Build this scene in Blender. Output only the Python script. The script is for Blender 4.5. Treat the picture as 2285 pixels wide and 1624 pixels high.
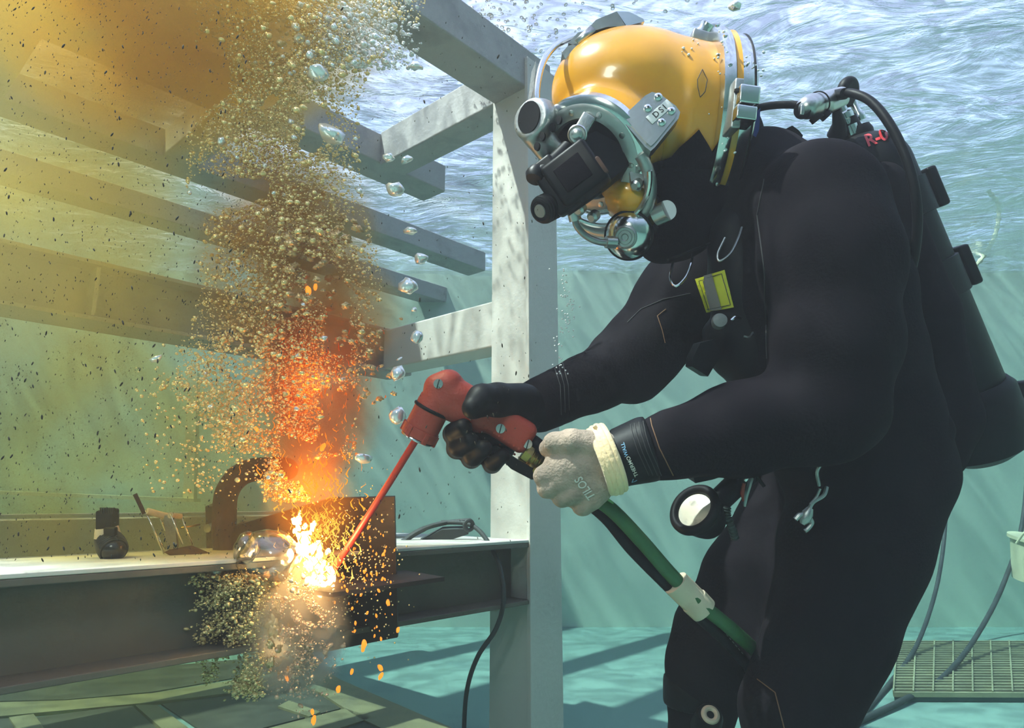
import bpy, bmesh, math, random
import numpy as np
from mathutils import Vector, Matrix, noise
from mathutils.bvhtree import BVHTree

random.seed(7); np.random.seed(7)
S = bpy.context.scene
COL = S.collection
for o in list(bpy.data.objects): bpy.data.objects.remove(o)

# ------------------------------------------------------------------ camera
PITCH = math.radians(11.5); CAMZ = 0.8; FPX = 1500.0
cd = bpy.data.cameras.new('camera'); cam = bpy.data.objects.new('camera', cd); COL.objects.link(cam)
cd.sensor_width = 36.0; cd.lens = 36.0*FPX/2285.0; cd.clip_start = 0.02; cd.clip_end = 200
cam.location = (0, 0, CAMZ); cam.rotation_euler = (math.pi/2+PITCH, 0, 0)
S.camera = cam

# ------------------------------------------------------------------ daylight above the pool
W = bpy.data.worlds.new('sky'); S.world = W; W.use_nodes = True
wn = W.node_tree.nodes; wl = W.node_tree.links
wn['Background'].inputs['Color'].default_value = (0.63, 0.67, 1.0, 1)
wn['Background'].inputs['Strength'].default_value = 2.35
sd = bpy.data.lights.new('sun', 'SUN'); sun = bpy.data.objects.new('sun', sd); COL.objects.link(sun)
sd.energy = 13; sd.angle = math.radians(1.0); sd.color = (1.0, 0.97, 0.90)
SUN_DIR = Vector((0.48, 0.15, -0.865)).normalized()          # the way the light travels
sun.rotation_euler = SUN_DIR.to_track_quat('-Z', 'Y').to_euler(); sun.location = (-3, -2, 6)
S.view_settings.view_transform = 'Standard'; S.view_settings.look = 'None'
S.view_settings.gamma = 1.0; S.view_settings.exposure = 0.25
try: S.view_settings.use_curve_mapping = False
except Exception: pass
C = S.cycles
C.use_denoising = True; C.use_adaptive_sampling = True; C.adaptive_threshold = 0.07; C.adaptive_min_samples = 12
C.max_bounces = 7; C.diffuse_bounces = 2; C.glossy_bounces = 3; C.transmission_bounces = 4
C.transparent_max_bounces = 14; C.volume_bounces = 1
C.volume_step_rate = 1.6; C.volume_max_steps = 48
C.sample_clamp_indirect = 4.0; C.caustics_reflective = False; C.caustics_refractive = False

# added soft fill lamp, out of view, up and left of the camera
kd = bpy.data.lights.new('fill_light', 'AREA'); key = bpy.data.objects.new('fill_light', kd); COL.objects.link(key)
kd.shape = 'DISK'; kd.size = 0.35; kd.energy = 12.0; kd.color = (1.0, 0.93, 0.82); key.location = (-0.55, -0.35, 1.75)
key.rotation_euler = (Vector((-0.1, 1.35, 0.95))-key.location).to_track_quat('-Z', 'Y').to_euler()
# ------------------------------------------------------------------ helpers
cp, sp = math.cos(PITCH), math.sin(PITCH)
def cv(r, u, f):
    """camera-aligned vector (right, up, forward) as a world vector"""
    return Vector((r, f*cp-u*sp, f*sp+u*cp))
def P(px, py, d):
    """the world point seen at pixel px, py at depth d along the camera axis"""
    return cv((px-1142.5)/FPX*d, (812-py)/FPX*d, d)+Vector((0, 0, CAMZ))
def floor_at(px, py, z=0.0):
    v = cv((px-1142.5)/FPX, (812-py)/FPX, 1.0); t = (z-CAMZ)/v.z
    return Vector((0, 0, CAMZ))+v*t
def plane_at(px, py, Y):
    v = cv((px-1142.5)/FPX, (812-py)/FPX, 1.0); t = Y/v.y
    return Vector((0, 0, CAMZ))+v*t

class MB:
    def __init__(s): s.v = []; s.f = []; s.n = 0
    def add(s, vs, fs):
        n = s.n
        s.v.extend([Vector(v) for v in vs]); s.f.extend([tuple(i+n for i in f) for f in fs]); s.n += len(vs); return s
    def box(s, c, ax, ay, az, sx, sy, sz, bev=0.0):
        """box centred on c with unit axes and full sizes"""
        c = Vector(c); ax = Vector(ax).normalized(); ay = Vector(ay).normalized(); az = Vector(az).normalized()
        if bev <= 0:
            vs = [c+ax*(i*sx/2)+ay*(j*sy/2)+az*(k*sz/2) for i in (-1, 1) for j in (-1, 1) for k in (-1, 1)]
            return s.add(vs, [(0,1,3,2),(4,6,7,5),(0,4,5,1),(2,3,7,6),(0,2,6,4),(1,5,7,3)])
        bm = bmesh.new(); bmesh.ops.create_cube(bm, size=1)
        for v in bm.verts: v.co = Vector((v.co.x*sx, v.co.y*sy, v.co.z*sz))
        bmesh.ops.bevel(bm, geom=bm.edges[:], offset=bev, segments=3, affect='EDGES', profile=0.5)
        bm.verts.index_update()
        vs = [c+ax*v.co.x+ay*v.co.y+az*v.co.z for v in bm.verts]
        fs = [[v.index for v in f.verts] for f in bm.faces]; bm.free()
        return s.add(vs, fs)
    def prism(s, pts, off):
        """closed polygon of world points extruded by the vector off"""
        n = len(pts); off = Vector(off)
        vs = [Vector(p) for p in pts]+[Vector(p)+off for p in pts]
        fs = [tuple(range(n))[::-1], tuple(range(n, 2*n))]+[(i, (i+1)%n, n+(i+1)%n, n+i) for i in range(n)]
        return s.add(vs, fs)
    def tube(s, pts, r, seg=12, cap=True, up=None, flat=1.0):
        """round tube through the points; r is a number or one per point; flat squashes it along the second axis"""
        pts = [Vector(p) for p in pts]; n = len(pts)
        rs = [r]*n if isinstance(r, (int, float)) else list(r)
        t0 = (pts[1]-pts[0]).normalized()
        nrm = (up if up is not None else (Vector((0,0,1)) if abs(t0.z) < .9 else Vector((1,0,0))))
        nrm = (nrm-t0*nrm.dot(t0)).normalized(); vs = []
        for i in range(n):
            t = (pts[min(i+1, n-1)]-pts[max(i-1, 0)]).normalized()
            nrm = (nrm-t*nrm.dot(t)).normalized(); b = t.cross(nrm)
            for k in range(seg):
                a = 2*math.pi*k/seg
                vs.append(pts[i]+nrm*(math.cos(a)*rs[i]*flat)+b*(math.sin(a)*rs[i]))
        fs = [(i*seg+k, i*seg+(k+1)%seg, (i+1)*seg+(k+1)%seg, (i+1)*seg+k) for i in range(n-1) for k in range(seg)]
        if cap: fs += [tuple(range(seg))[::-1], tuple((n-1)*seg+k for k in range(seg))]
        return s.add(vs, fs)
    def lathe(s, c, axis, prof, seg=32, ref=None, sy=1.0):
        """profile [(radius, height)] turned about axis through c"""
        c = Vector(c); az = Vector(axis).normalized()
        ref = Vector(ref) if ref is not None else (Vector((0,0,1)) if abs(az.z) < .9 else Vector((1,0,0)))
        ax = (ref-az*ref.dot(az)).normalized(); ay = az.cross(ax); vs = []; n = len(prof)
        for r, h in prof:
            r = max(r, 1e-5)
            for k in range(seg):
                a = 2*math.pi*k/seg; vs.append(c+az*h+ax*(math.cos(a)*r)+ay*(math.sin(a)*r*sy))
        fs = [(i*seg+k, i*seg+(k+1)%seg, (i+1)*seg+(k+1)%seg, (i+1)*seg+k) for i in range(n-1) for k in range(seg)]
        fs += [tuple(range(seg))[::-1], tuple((n-1)*seg+k for k in range(seg))]
        return s.add(vs, fs)
    def torus(s, c, axis, R, r, seg=40, ms=10, sy=1.0, ref=None, a0=0.0, a1=2*math.pi):
        az = Vector(axis).normalized(); c = Vector(c)
        ref = Vector(ref) if ref is not None else (Vector((0,0,1)) if abs(az.z) < .9 else Vector((1,0,0)))
        ax = (ref-az*ref.dot(az)).normalized(); ay = az.cross(ax)
        full = abs(a1-a0-2*math.pi) < 1e-6
        pts = [c+ax*(math.cos(a)*R)+ay*(math.sin(a)*R*sy) for a in [a0+(a1-a0)*k/seg for k in range(seg+(0 if full else 1))]]
        if not full: return s.tube(pts, r, ms, up=az)
        vs = []
        for i in range(seg):
            t = (pts[(i+1)%seg]-pts[i-1]).normalized(); b = t.cross(az)
            for k in range(ms):
                a = 2*math.pi*k/ms; vs.append(pts[i]+az*(math.cos(a)*r)+b*(math.sin(a)*r))
        return s.add(vs, [(i*ms+k, i*ms+(k+1)%ms, ((i+1)%seg)*ms+(k+1)%ms, ((i+1)%seg)*ms+k) for i in range(seg) for k in range(ms)])
    def build(s, name, m, parent=None, smooth=True, sub=0):
        o = raw(name, np.array([tuple(v) for v in s.v], dtype=np.float32), s.f, m, parent, smooth)
        if sub:
            mo = o.modifiers.new('sub', 'SUBSURF'); mo.levels = sub; mo.render_levels = sub
        return o

def origin(o):
    v = Vector((0, 0, 0))
    while o is not None: v += o.location; o = o.parent
    return v
def raw(name, V, F, m, parent=None, smooth=True):
    me = bpy.data.meshes.new(name)
    if parent is not None: V = V-np.array(tuple(origin(parent)), dtype=np.float32)
    me.from_pydata(V.tolist(), [], F if isinstance(F, list) else F.tolist()); me.update()
    bm = bmesh.new(); bm.from_mesh(me); bmesh.ops.recalc_face_normals(bm, faces=bm.faces)
    if smooth:
        for e in bm.edges:
            e.smooth = not (len(e.link_faces) == 2 and e.calc_face_angle(0) > 0.7)
    bm.to_mesh(me); bm.free()
    if smooth: me.polygons.foreach_set('use_smooth', [True]*len(me.polygons))
    if m is not None: me.materials.append(m)
    o = bpy.data.objects.new(name, me); COL.objects.link(o)
    if parent is not None: o.parent = parent
    return o
def fast_mesh(name, V, F, m, parent=None):
    """big triangle soup straight from arrays"""
    me = bpy.data.meshes.new(name); nv, nf = len(V), len(F)
    if parent is not None: V = V-np.array(tuple(origin(parent)))
    me.vertices.add(nv); me.vertices.foreach_set('co', np.ascontiguousarray(V, dtype=np.float32).ravel())
    k = F.shape[1]
    me.loops.add(nf*k); me.loops.foreach_set('vertex_index', np.ascontiguousarray(F, dtype=np.int32).ravel())
    me.polygons.add(nf); me.polygons.foreach_set('loop_start', np.arange(0, nf*k, k, dtype=np.int32))
    me.polygons.foreach_set('use_smooth', [True]*nf); me.update(); me.validate()
    if m is not None: me.materials.append(m)
    o = bpy.data.objects.new(name, me); COL.objects.link(o)
    if parent is not None: o.parent = parent
    return o
def empty(name, loc):
    o = bpy.data.objects.new(name, None); o.location = loc; o.empty_display_size = .05; COL.objects.link(o); return o
def tag(o, label=None, cat=None, group=None, kind=None):
    if label: o['label'] = label
    if cat: o['category'] = cat
    if group: o['group'] = group
    if kind: o['kind'] = kind
    return o

# ---- materials
def mat(name, col, rough=0.5, metal=0.0, spec=0.5, bump=None, vary=None, coat=0.0, emit=None, estr=0.0, sheen=0.0):
    m = bpy.data.materials.new(name); m.use_nodes = True; nt = m.node_tree; b = nt.nodes['Principled BSDF']
    b.inputs['Base Color'].default_value = (*col, 1); b.inputs['Roughness'].default_value = rough
    b.inputs['Metallic'].default_value = metal; b.inputs['Specular IOR Level'].default_value = spec
    b.inputs['Coat Weight'].default_value = coat; b.inputs['Coat Roughness'].default_value = 0.08
    b.inputs['Sheen Weight'].default_value = sheen
    if emit: b.inputs['Emission Color'].default_value = (*emit, 1); b.inputs['Emission Strength'].default_value = estr
    if bump or vary:
        tc = nt.nodes.new('ShaderNodeTexCoord')
    if bump:
        sc, st = bump
        n = nt.nodes.new('ShaderNodeTexNoise'); n.inputs['Scale'].default_value = sc; n.inputs['Detail'].default_value = 5
        nt.links.new(tc.outputs['Object'], n.inputs['Vector'])
        bp = nt.nodes.new('ShaderNodeBump'); bp.inputs['Strength'].default_value = st; bp.inputs['Distance'].default_value = 0.004
        nt.links.new(n.outputs['Fac'], bp.inputs['Height']); nt.links.new(bp.outputs['Normal'], b.inputs['Normal'])
    if vary:
        sc, col2, lo, hi = vary
        n = nt.nodes.new('ShaderNodeTexNoise'); n.inputs['Scale'].default_value = sc; n.inputs['Detail'].default_value = 6
        n.inputs['Roughness'].default_value = .62
        nt.links.new(tc.outputs['Object'], n.inputs['Vector'])
        r = nt.nodes.new('ShaderNodeMapRange'); r.inputs['From Min'].default_value = lo; r.inputs['From Max'].default_value = hi
        nt.links.new(n.outputs['Fac'], r.inputs['Value'])
        mx = nt.nodes.new('ShaderNodeMix'); mx.data_type = 'RGBA'
        mx.inputs['A'].default_value = (*col, 1); mx.inputs['B'].default_value = (*col2, 1)
        nt.links.new(r.outputs['Result'], mx.inputs['Factor']); nt.links.new(mx.outputs['Result'], b.inputs['Base Color'])
    return m

M = {}
M['pool_wall'] = mat('pool_wall', (.60, .71, .555), .7, bump=(3, .2), vary=(1.6, (.57, .685, .535), .35, .7))
M['pool_floor'] = mat('pool_floor', (.165, .285, .23), .7, bump=(5, .3), vary=(2.6, (.09, .17, .16), .54, .80))
M['grey_paint'] = mat('grey_paint', (.42, .40, .37), .55, bump=(60, .35), vary=(7, (.26, .25, .24), .5, .75))
M['shaded_paint'] = mat('shaded_grey_paint', (.12, .10, .072), .6, bump=(60, .3), vary=(7, (.085, .07, .05), .5, .75))
M['pale_paint'] = mat('pale_paint', (.62, .58, .51), .5, bump=(70, .22), vary=(5, (.54, .50, .43), .5, .75))
M['olive_paint'] = mat('olive_paint', (.20, .185, .085), .65, bump=(30, .3), vary=(8, (.14, .13, .07), .5, .75))
M['floor_shade'] = mat('floor_shade', (.045, .046, .026), .7, bump=(20, .3), vary=(6, (.07, .07, .042), .5, .75))
M['neoprene'] = mat('neoprene', (.0062, .0045, .0065), .85, spec=.06, bump=(180, .15), vary=(4, (.011, .009, .011), .45, .7))
M['black_rubber'] = mat('black_rubber', (.006, .006, .007), .5, spec=.14, bump=(90, .1))
M['black_plastic'] = mat('black_plastic', (.005, .005, .0055), .42, spec=.16)
M['gloss_black'] = mat('gloss_black', (.012, .011, .010), .22, spec=.6)
M['yellow_shell'] = mat('yellow_shell', (.80, .355, .018), .27, spec=.5, bump=(9, .06), vary=(14, (.72, .30, .016), .55, .85), coat=.35)
M['chrome'] = mat('chrome', (.74, .74, .72), .16, 1.0, bump=(25, .05))
M['brushed'] = mat('brushed_steel', (.55, .54, .52), .33, 1.0, bump=(60, .12))
M['satin'] = mat('satin_alloy', (.42, .43, .42), .42, .9, bump=(90, .2), vary=(12, (.30, .30, .29), .5, .75))
M['brass'] = mat('brass', (.45, .30, .08), .35, 1.0, bump=(80, .2), vary=(30, (.16, .11, .05), .5, .7))
M['red_plastic'] = mat('red_plastic', (.43, .058, .032), .5, spec=.35, bump=(220, .25), vary=(9, (.40, .05, .03), .45, .75))
M['red_rod'] = mat('red_rod', (.55, .03, .015), .45, bump=(60, .1))
M['grey_knit'] = mat('grey_knit', (.43, .32, .245), .95, spec=.1, bump=(260, .6), vary=(40, (.28, .22, .17), .42, .7), sheen=.1)
M['cream_knit'] = mat('cream_knit', (.90, .64, .36), .9, spec=.1, bump=(160, .5), sheen=.3)
M['green_hose'] = mat('green_hose', (.028, .11, .035), .5, bump=(120, .2), vary=(20, (.05, .15, .03), .5, .8))
M['tape'] = mat('tape', (.62, .50, .36), .8, bump=(60, .4), vary=(14, (.42, .33, .23), .5, .75))
M['rust'] = mat('rust', (.050, .020, .011), .8, bump=(50, .5), vary=(18, (.10, .04, .018), .45, .75))
M['dark_plate'] = mat('dark_plate', (.014, .009, .007), .62, bump=(30, .3), vary=(14, (.035, .017, .012), .45, .75))
M['yellow_patch'] = mat('yellow_patch', (.62, .62, .04), .55, bump=(200, .2))
M['grey_patch'] = mat('grey_patch', (.21, .21, .20), .4, bump=(200, .2))
M['lens'] = mat('lens', (.80, .72, .58), .25, bump=(14, .3), vary=(30, (.45, .40, .34), .5, .62))
M['white_plastic'] = mat('white_plastic', (.80, .78, .76), .5)
M['blue_fabric'] = mat('blue_fabric', (.02, .05, .22), .7)
M['red_ink'] = mat('red_ink', (.55, .03, .035), .5)
M['pale_ink'] = mat('pale_ink', (.62, .58, .50), .6)
M['black_ink'] = mat('black_ink', (.03, .03, .03), .5)
M['blue_ink'] = mat('blue_ink', (.16, .34, .50), .6)
M['orange_thread'] = mat('orange_thread', (.16, .075, .03), .7)
M['grey_thread'] = mat('grey_thread', (.018, .017, .018), .7)
M['cord'] = mat('cord', (.03, .04, .038), .7)
M['grating'] = mat('grating', (.30, .30, .17), .6, bump=(40, .2))
M['grating_bed'] = mat('grating_bed', (.05, .10, .085), .8)
M['cream_plastic'] = mat('cream_plastic', (.70, .66, .42), .5)
M['silt'] = mat('silt', (.03, .022, .012), .9)

# ---- water surface: rippled interface, bright where the sky comes through
def water_surface_mat():
    m = bpy.data.materials.new('water_surface'); m.use_nodes = True; nt = m.node_tree; N = nt.nodes; L = nt.links
    N.clear(); out = N.new('ShaderNodeOutputMaterial')
    tc = N.new('ShaderNodeTexCoord')
    mp = N.new('ShaderNodeMapping'); mp.inputs['Scale'].default_value = (1.0, 1.9, 1.0); mp.inputs['Rotation'].default_value = (0, 0, .35)
    L.new(tc.outputs['Object'], mp.inputs['Vector'])
    n1 = N.new('ShaderNodeTexNoise'); n1.inputs['Scale'].default_value = 2.2; n1.inputs['Detail'].default_value = 6; n1.inputs['Roughness'].default_value = .56; n1.inputs['Distortion'].default_value = .6
    L.new(mp.outputs['Vector'], n1.inputs['Vector'])
    bp = N.new('ShaderNodeBump'); bp.inputs['Strength'].default_value = 1.0; bp.inputs['Distance'].default_value = .045
    L.new(n1.outputs['Fac'], bp.inputs['Height'])
    ge = N.new('ShaderNodeNewGeometry'); dt = N.new('ShaderNodeVectorMath'); dt.operation = 'DOT_PRODUCT'
    L.new(ge.outputs['Incoming'], dt.inputs[0]); L.new(bp.outputs['Normal'], dt.inputs[1])
    ab = N.new('ShaderNodeMath'); ab.operation = 'ABSOLUTE'; L.new(dt.outputs['Value'], ab.inputs[0])
    fr = N.new('ShaderNodeMapRange'); fr.interpolation_type = 'SMOOTHSTEP'
    for k_, v_ in (('From Min', .74), ('From Max', .24), ('To Min', .02), ('To Max', .98)): fr.inputs[k_].default_value = v_
    L.new(ab.outputs[0], fr.inputs['Value'])
    gl = N.new('ShaderNodeBsdfGlossy'); gl.inputs['Roughness'].default_value = .06; gl.inputs['Color'].default_value = (.92, .96, 1, 1)
    L.new(bp.outputs['Normal'], gl.inputs['Normal'])
    # focusing of the light by the waves: bright and dim streaks in what passes through
    v = N.new('ShaderNodeTexNoise'); v.inputs['Scale'].default_value = 5.5; v.inputs['Detail'].default_value = 2; v.inputs['Distortion'].default_value = 1.6
    L.new(mp.outputs['Vector'], v.inputs['Vector'])
    cr = N.new('ShaderNodeValToRGB'); cr.color_ramp.elements[0].position = .38; cr.color_ramp.elements[0].color = (.46, .46, .46, 1)
    cr.color_ramp.elements[1].position = .66; cr.color_ramp.elements[1].color = (1, 1, 1, 1)
    L.new(v.outputs['Fac'], cr.inputs['Fac'])
    tr = N.new('ShaderNodeBsdfTransparent'); L.new(cr.outputs['Color'], tr.inputs['Color'])
    mx = N.new('ShaderNodeMixShader'); L.new(fr.outputs['Result'], mx.inputs['Fac']); L.new(tr.outputs[0], mx.inputs[1]); L.new(gl.outputs[0], mx.inputs[2])
    L.new(mx.outputs[0], out.inputs['Surface']); return m
M['water_surface'] = water_surface_mat()

def fog_mat(name, scol, sden, acol, aden, ani=0.2):
    m = bpy.data.materials.new(name); m.use_nodes = True; nt = m.node_tree; N = nt.nodes; L = nt.links; N.clear()
    out = N.new('ShaderNodeOutputMaterial')
    a = N.new('ShaderNodeVolumeScatter'); a.inputs['Color'].default_value = (*scol, 1); a.inputs['Density'].default_value = sden; a.inputs['Anisotropy'].default_value = ani
    b = N.new('ShaderNodeVolumeAbsorption'); b.inputs['Color'].default_value = (*acol, 1); b.inputs['Density'].default_value = aden
    ad = N.new('ShaderNodeAddShader'); L.new(a.outputs[0], ad.inputs[0]); L.new(b.outputs[0], ad.inputs[1]); L.new(ad.outputs[0], out.inputs['Volume'])
    return m
M['water'] = fog_mat('water', (.90, .88, 1.0), .020, (.46, .66, .68), .36)
# ------------------------------------------------------------------ the pool
D_BACK = 4.6; SURF = CAMZ+1.6; XL, XR, YF = -5.2, 5.2, -3.0
def slab(name, lo, hi, m):
    c = (Vector(lo)+Vector(hi))/2; s = Vector(hi)-Vector(lo)
    o = MB().box(c, (1,0,0), (0,1,0), (0,0,1), s.x, s.y, s.z).build(name, m, None, False)
    return tag(o, kind='structure')
TOP = SURF+0.02
slab('floor', (XL, YF, -.1), (XR, D_BACK, 0), M['pool_floor'])
slab('wall_back', (XL, D_BACK, -.1), (XR, D_BACK+.1, TOP), M['pool_wall'])
slab('wall_left', (XL-.1, YF, -.1), (XL, D_BACK, TOP), M['pool_wall'])
slab('wall_right', (XR, YF, -.1), (XR+.1, D_BACK, TOP), M['pool_wall'])
slab('wall_front', (XL, YF-.1, -.1), (XR, YF, TOP), M['pool_wall'])
# rippled surface
nx, ny = 180, 140
gx, gy = np.meshgrid(np.linspace(XL, XR, nx), np.linspace(YF, D_BACK, ny), indexing='ij')
gz = np.full_like(gx, SURF)
for k in range(9):
    a = random.uniform(0, math.tau); w = random.uniform(3.5, 11); ph = random.uniform(0, 6)
    gz += 0.010/(w*.35)*np.sin((gx*math.cos(a)+gy*math.sin(a))*w+ph)
ii, jj = np.meshgrid(np.arange(nx-1), np.arange(ny-1), indexing='ij'); q = (ii*ny+jj).ravel()
ws = fast_mesh('water_surface', np.stack([gx.ravel(), gy.ravel(), gz.ravel()], 1), np.stack([q, q+ny, q+ny+1, q+1], 1), M['water_surface'])
tag(ws, 'rippled water surface of the pool seen from below', 'water surface', kind='structure')
wv = MB().box(((XL+XR)/2, (YF+D_BACK)/2, SURF/2-.01), (1,0,0), (0,1,0), (0,0,1), XR-XL-.01, D_BACK-YF-.01, SURF-.04).build('water', M['water'], None, False)
tag(wv, 'hazy blue green pool water filling the tank', 'water', kind='stuff')

# ------------------------------------------------------------------ welded steel frame
A = math.radians(42.0)
U = Vector((math.sin(A), math.cos(A), 0)); Vv = Vector((-math.cos(A), math.sin(A), 0)); Z = Vector((0, 0, 1))
P0 = Vector((0.035, 2.13, 0))                         # foot of the post
frame = empty('steel_frame', P0)
tag(frame, 'large welded grey steel frame of wide beams around the cutting site', 'frame')
def ibeam(p0, p1, w, h, m, name='beam', tf=.012, tw=.010, parent=frame):
    """I section: flanges of width w across, height h; p0, p1 = centre of the section"""
    p0, p1 = Vector(p0), Vector(p1); t = (p1-p0).normalized(); L = (p1-p0).length; c = (p0+p1)/2; s = t.cross(Z).normalized()
    mb = MB()
    mb.box(c+Z*(h/2-tf/2), t, s, Z, L, w, tf, .002); mb.box(c-Z*(h/2-tf/2), t, s, Z, L, w, tf, .002)
    mb.box(c, t, s, Z, L, tw, h-2*tf)
    return mb.build(name, m, parent, False)
def tubebeam(p0, p1, w, h, m, name='beam', parent=frame):
    p0, p1 = Vector(p0), Vector(p1); t = (p1-p0).normalized(); L = (p1-p0).length; c = (p0+p1)/2; s = t.cross(Z).normalized()
    return MB().box(c, t, s, Z, L, w, h, .006).build(name, m, parent, False)
G, GP = M['grey_paint'], M['pale_paint']
# post: H section, one flange facing right, pale web side facing left
pw, pf = .165, .125
post = MB()
zt = CAMZ+1.47
post.box(P0+Z*(zt/2), U, Vv, Z, pf, pw, zt, .004)
post.box(P0+Z*(zt/2)-Vv*(pw/2), U, Vv, Z, pf+.022, .014, zt, .002)
post.build('post', GP, frame, False)
LB = 1.9
def along(off, z, t0, t1, w, h, m, f=tubebeam, name='beam'):
    q = P0+Vv*off; return f(q+U*t0+Z*z, q+U*t1+Z*z, w, h, m, name)
def across(off0, off1, at, z, w, h, m, f=tubebeam, name='cross_beam'):
    q = P0+U*at; return f(q+Vv*off0+Z*z, q+Vv*off1+Z*z, w, h, m, name)
zt_ = CAMZ+1.44
along(0, zt_, -2.4, .07, .15, .15, G)                 # near top beam
along(.80, zt_, -2.4, .30, .15, .13, G)               # second top beam
along(1.42, zt_, -2.6, 1.2, .15, .12, G)
along(2.10, zt_, -2.8, 1.9, .15, .11, G)
across(.08, .73, 0, zt_, .13, .15, G)
for t in (-.62, -1.29): across(.87, 1.35, t, zt_, .14, .12, G)
zm = CAMZ+.57
along(.72, zm, -2.6, .07, .15, .17, G, ibeam)         # mid level
across(.08, .66, 0, zm, .12, .155, GP, name='cross_beam')
for t in (-.55, -1.05, -1.62):                        # pale stiffener plates between the flanges
    q = P0+Vv*.72+U*t+Z*zm
    MB().box(q-Vv*.035, U, Vv, Z, .010, .062, .14).build('stiffener', GP, frame, False)
zl = CAMZ-.12-.085
q0 = P0+Vv*.10+Z*(CAMZ-.1195+.004)
MB().box(q0-U*1.33, U, Vv, Z, 2.55, .37, .008, .002).build('top_plate', GP, frame, False)  # added over the low beam; sunlight on its top put into pale paint
ibl = along(0, zl, -2.6, -.05, .17, .17, M['shaded_paint'], ibeam)     # low beam, the shade on its web put into darker paint
across(.08, 1.9, 0, zl, .17, .17, G, ibeam)
across(.08, .9, -1.9, zl, .17, .17, G, ibeam)
along(.95, CAMZ-.13, -2.6, .0, .15, .16, G)            # second low beam behind the first
along(1.75, CAMZ-.10, -2.6, .6, .12, .10, G)
# base frame lying on the floor
base = empty('base_frame', floor_at(700, 1560))
tag(base, 'flat olive steel frame with dark painted-shade sheets lying on the pool floor', 'frame')
def strip(pts, h=.014, m=None, name='flat_bar'):
    q = [floor_at(x, y, h) for x, y in pts]
    return MB().prism(q, (0, 0, -h+.001)).build(name, m or M['olive_paint'], base, False)
strip([(-60,1568),(150,1562),(340,1546),(560,1510),(640,1490),(640,1518),(560,1540),(420,1557),(300,1570),(-60,1603)])
strip([(640,1450),(760,1516),(1010,1624),(1180,1690),(990,1690),(800,1600),(720,1548),(600,1490)])
strip([(350,1572),(300,1572),(402,1660),(470,1660)])
strip([(75,1592),(20,1600),(75,1680),(140,1680)])
strip([(770,1580),(600,1624),(420,1680),(560,1690),(800,1610),(830,1600)])
strip([(645,1562),(620,1575),(690,1598),(715,1588)])
strip([(-60,1500),(300,1492),(560,1468),(660,1445),(655,1480),(560,1506),(340,1543),(150,1560),(-60,1565)], .005, M['floor_shade'], 'shade_sheet')  # dark sheets from here on stand in for shadow on the floor
strip([(80,1600),(292,1572),(395,1665),(150,1685)], .008, M['floor_shade'], 'shade_sheet')
strip([(360,1570),(560,1544),(640,1520),(715,1550),(760,1580),(600,1620),(480,1650)], .006, M['floor_shade'], 'shade_sheet')
strip([(-60,1605),(22,1602),(70,1680),(-60,1700)], .008, M['floor_shade'], 'shade_sheet')
strip([(800,1602),(985,1690),(600,1690)], .008, M['floor_shade'], 'shade_sheet')
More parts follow.
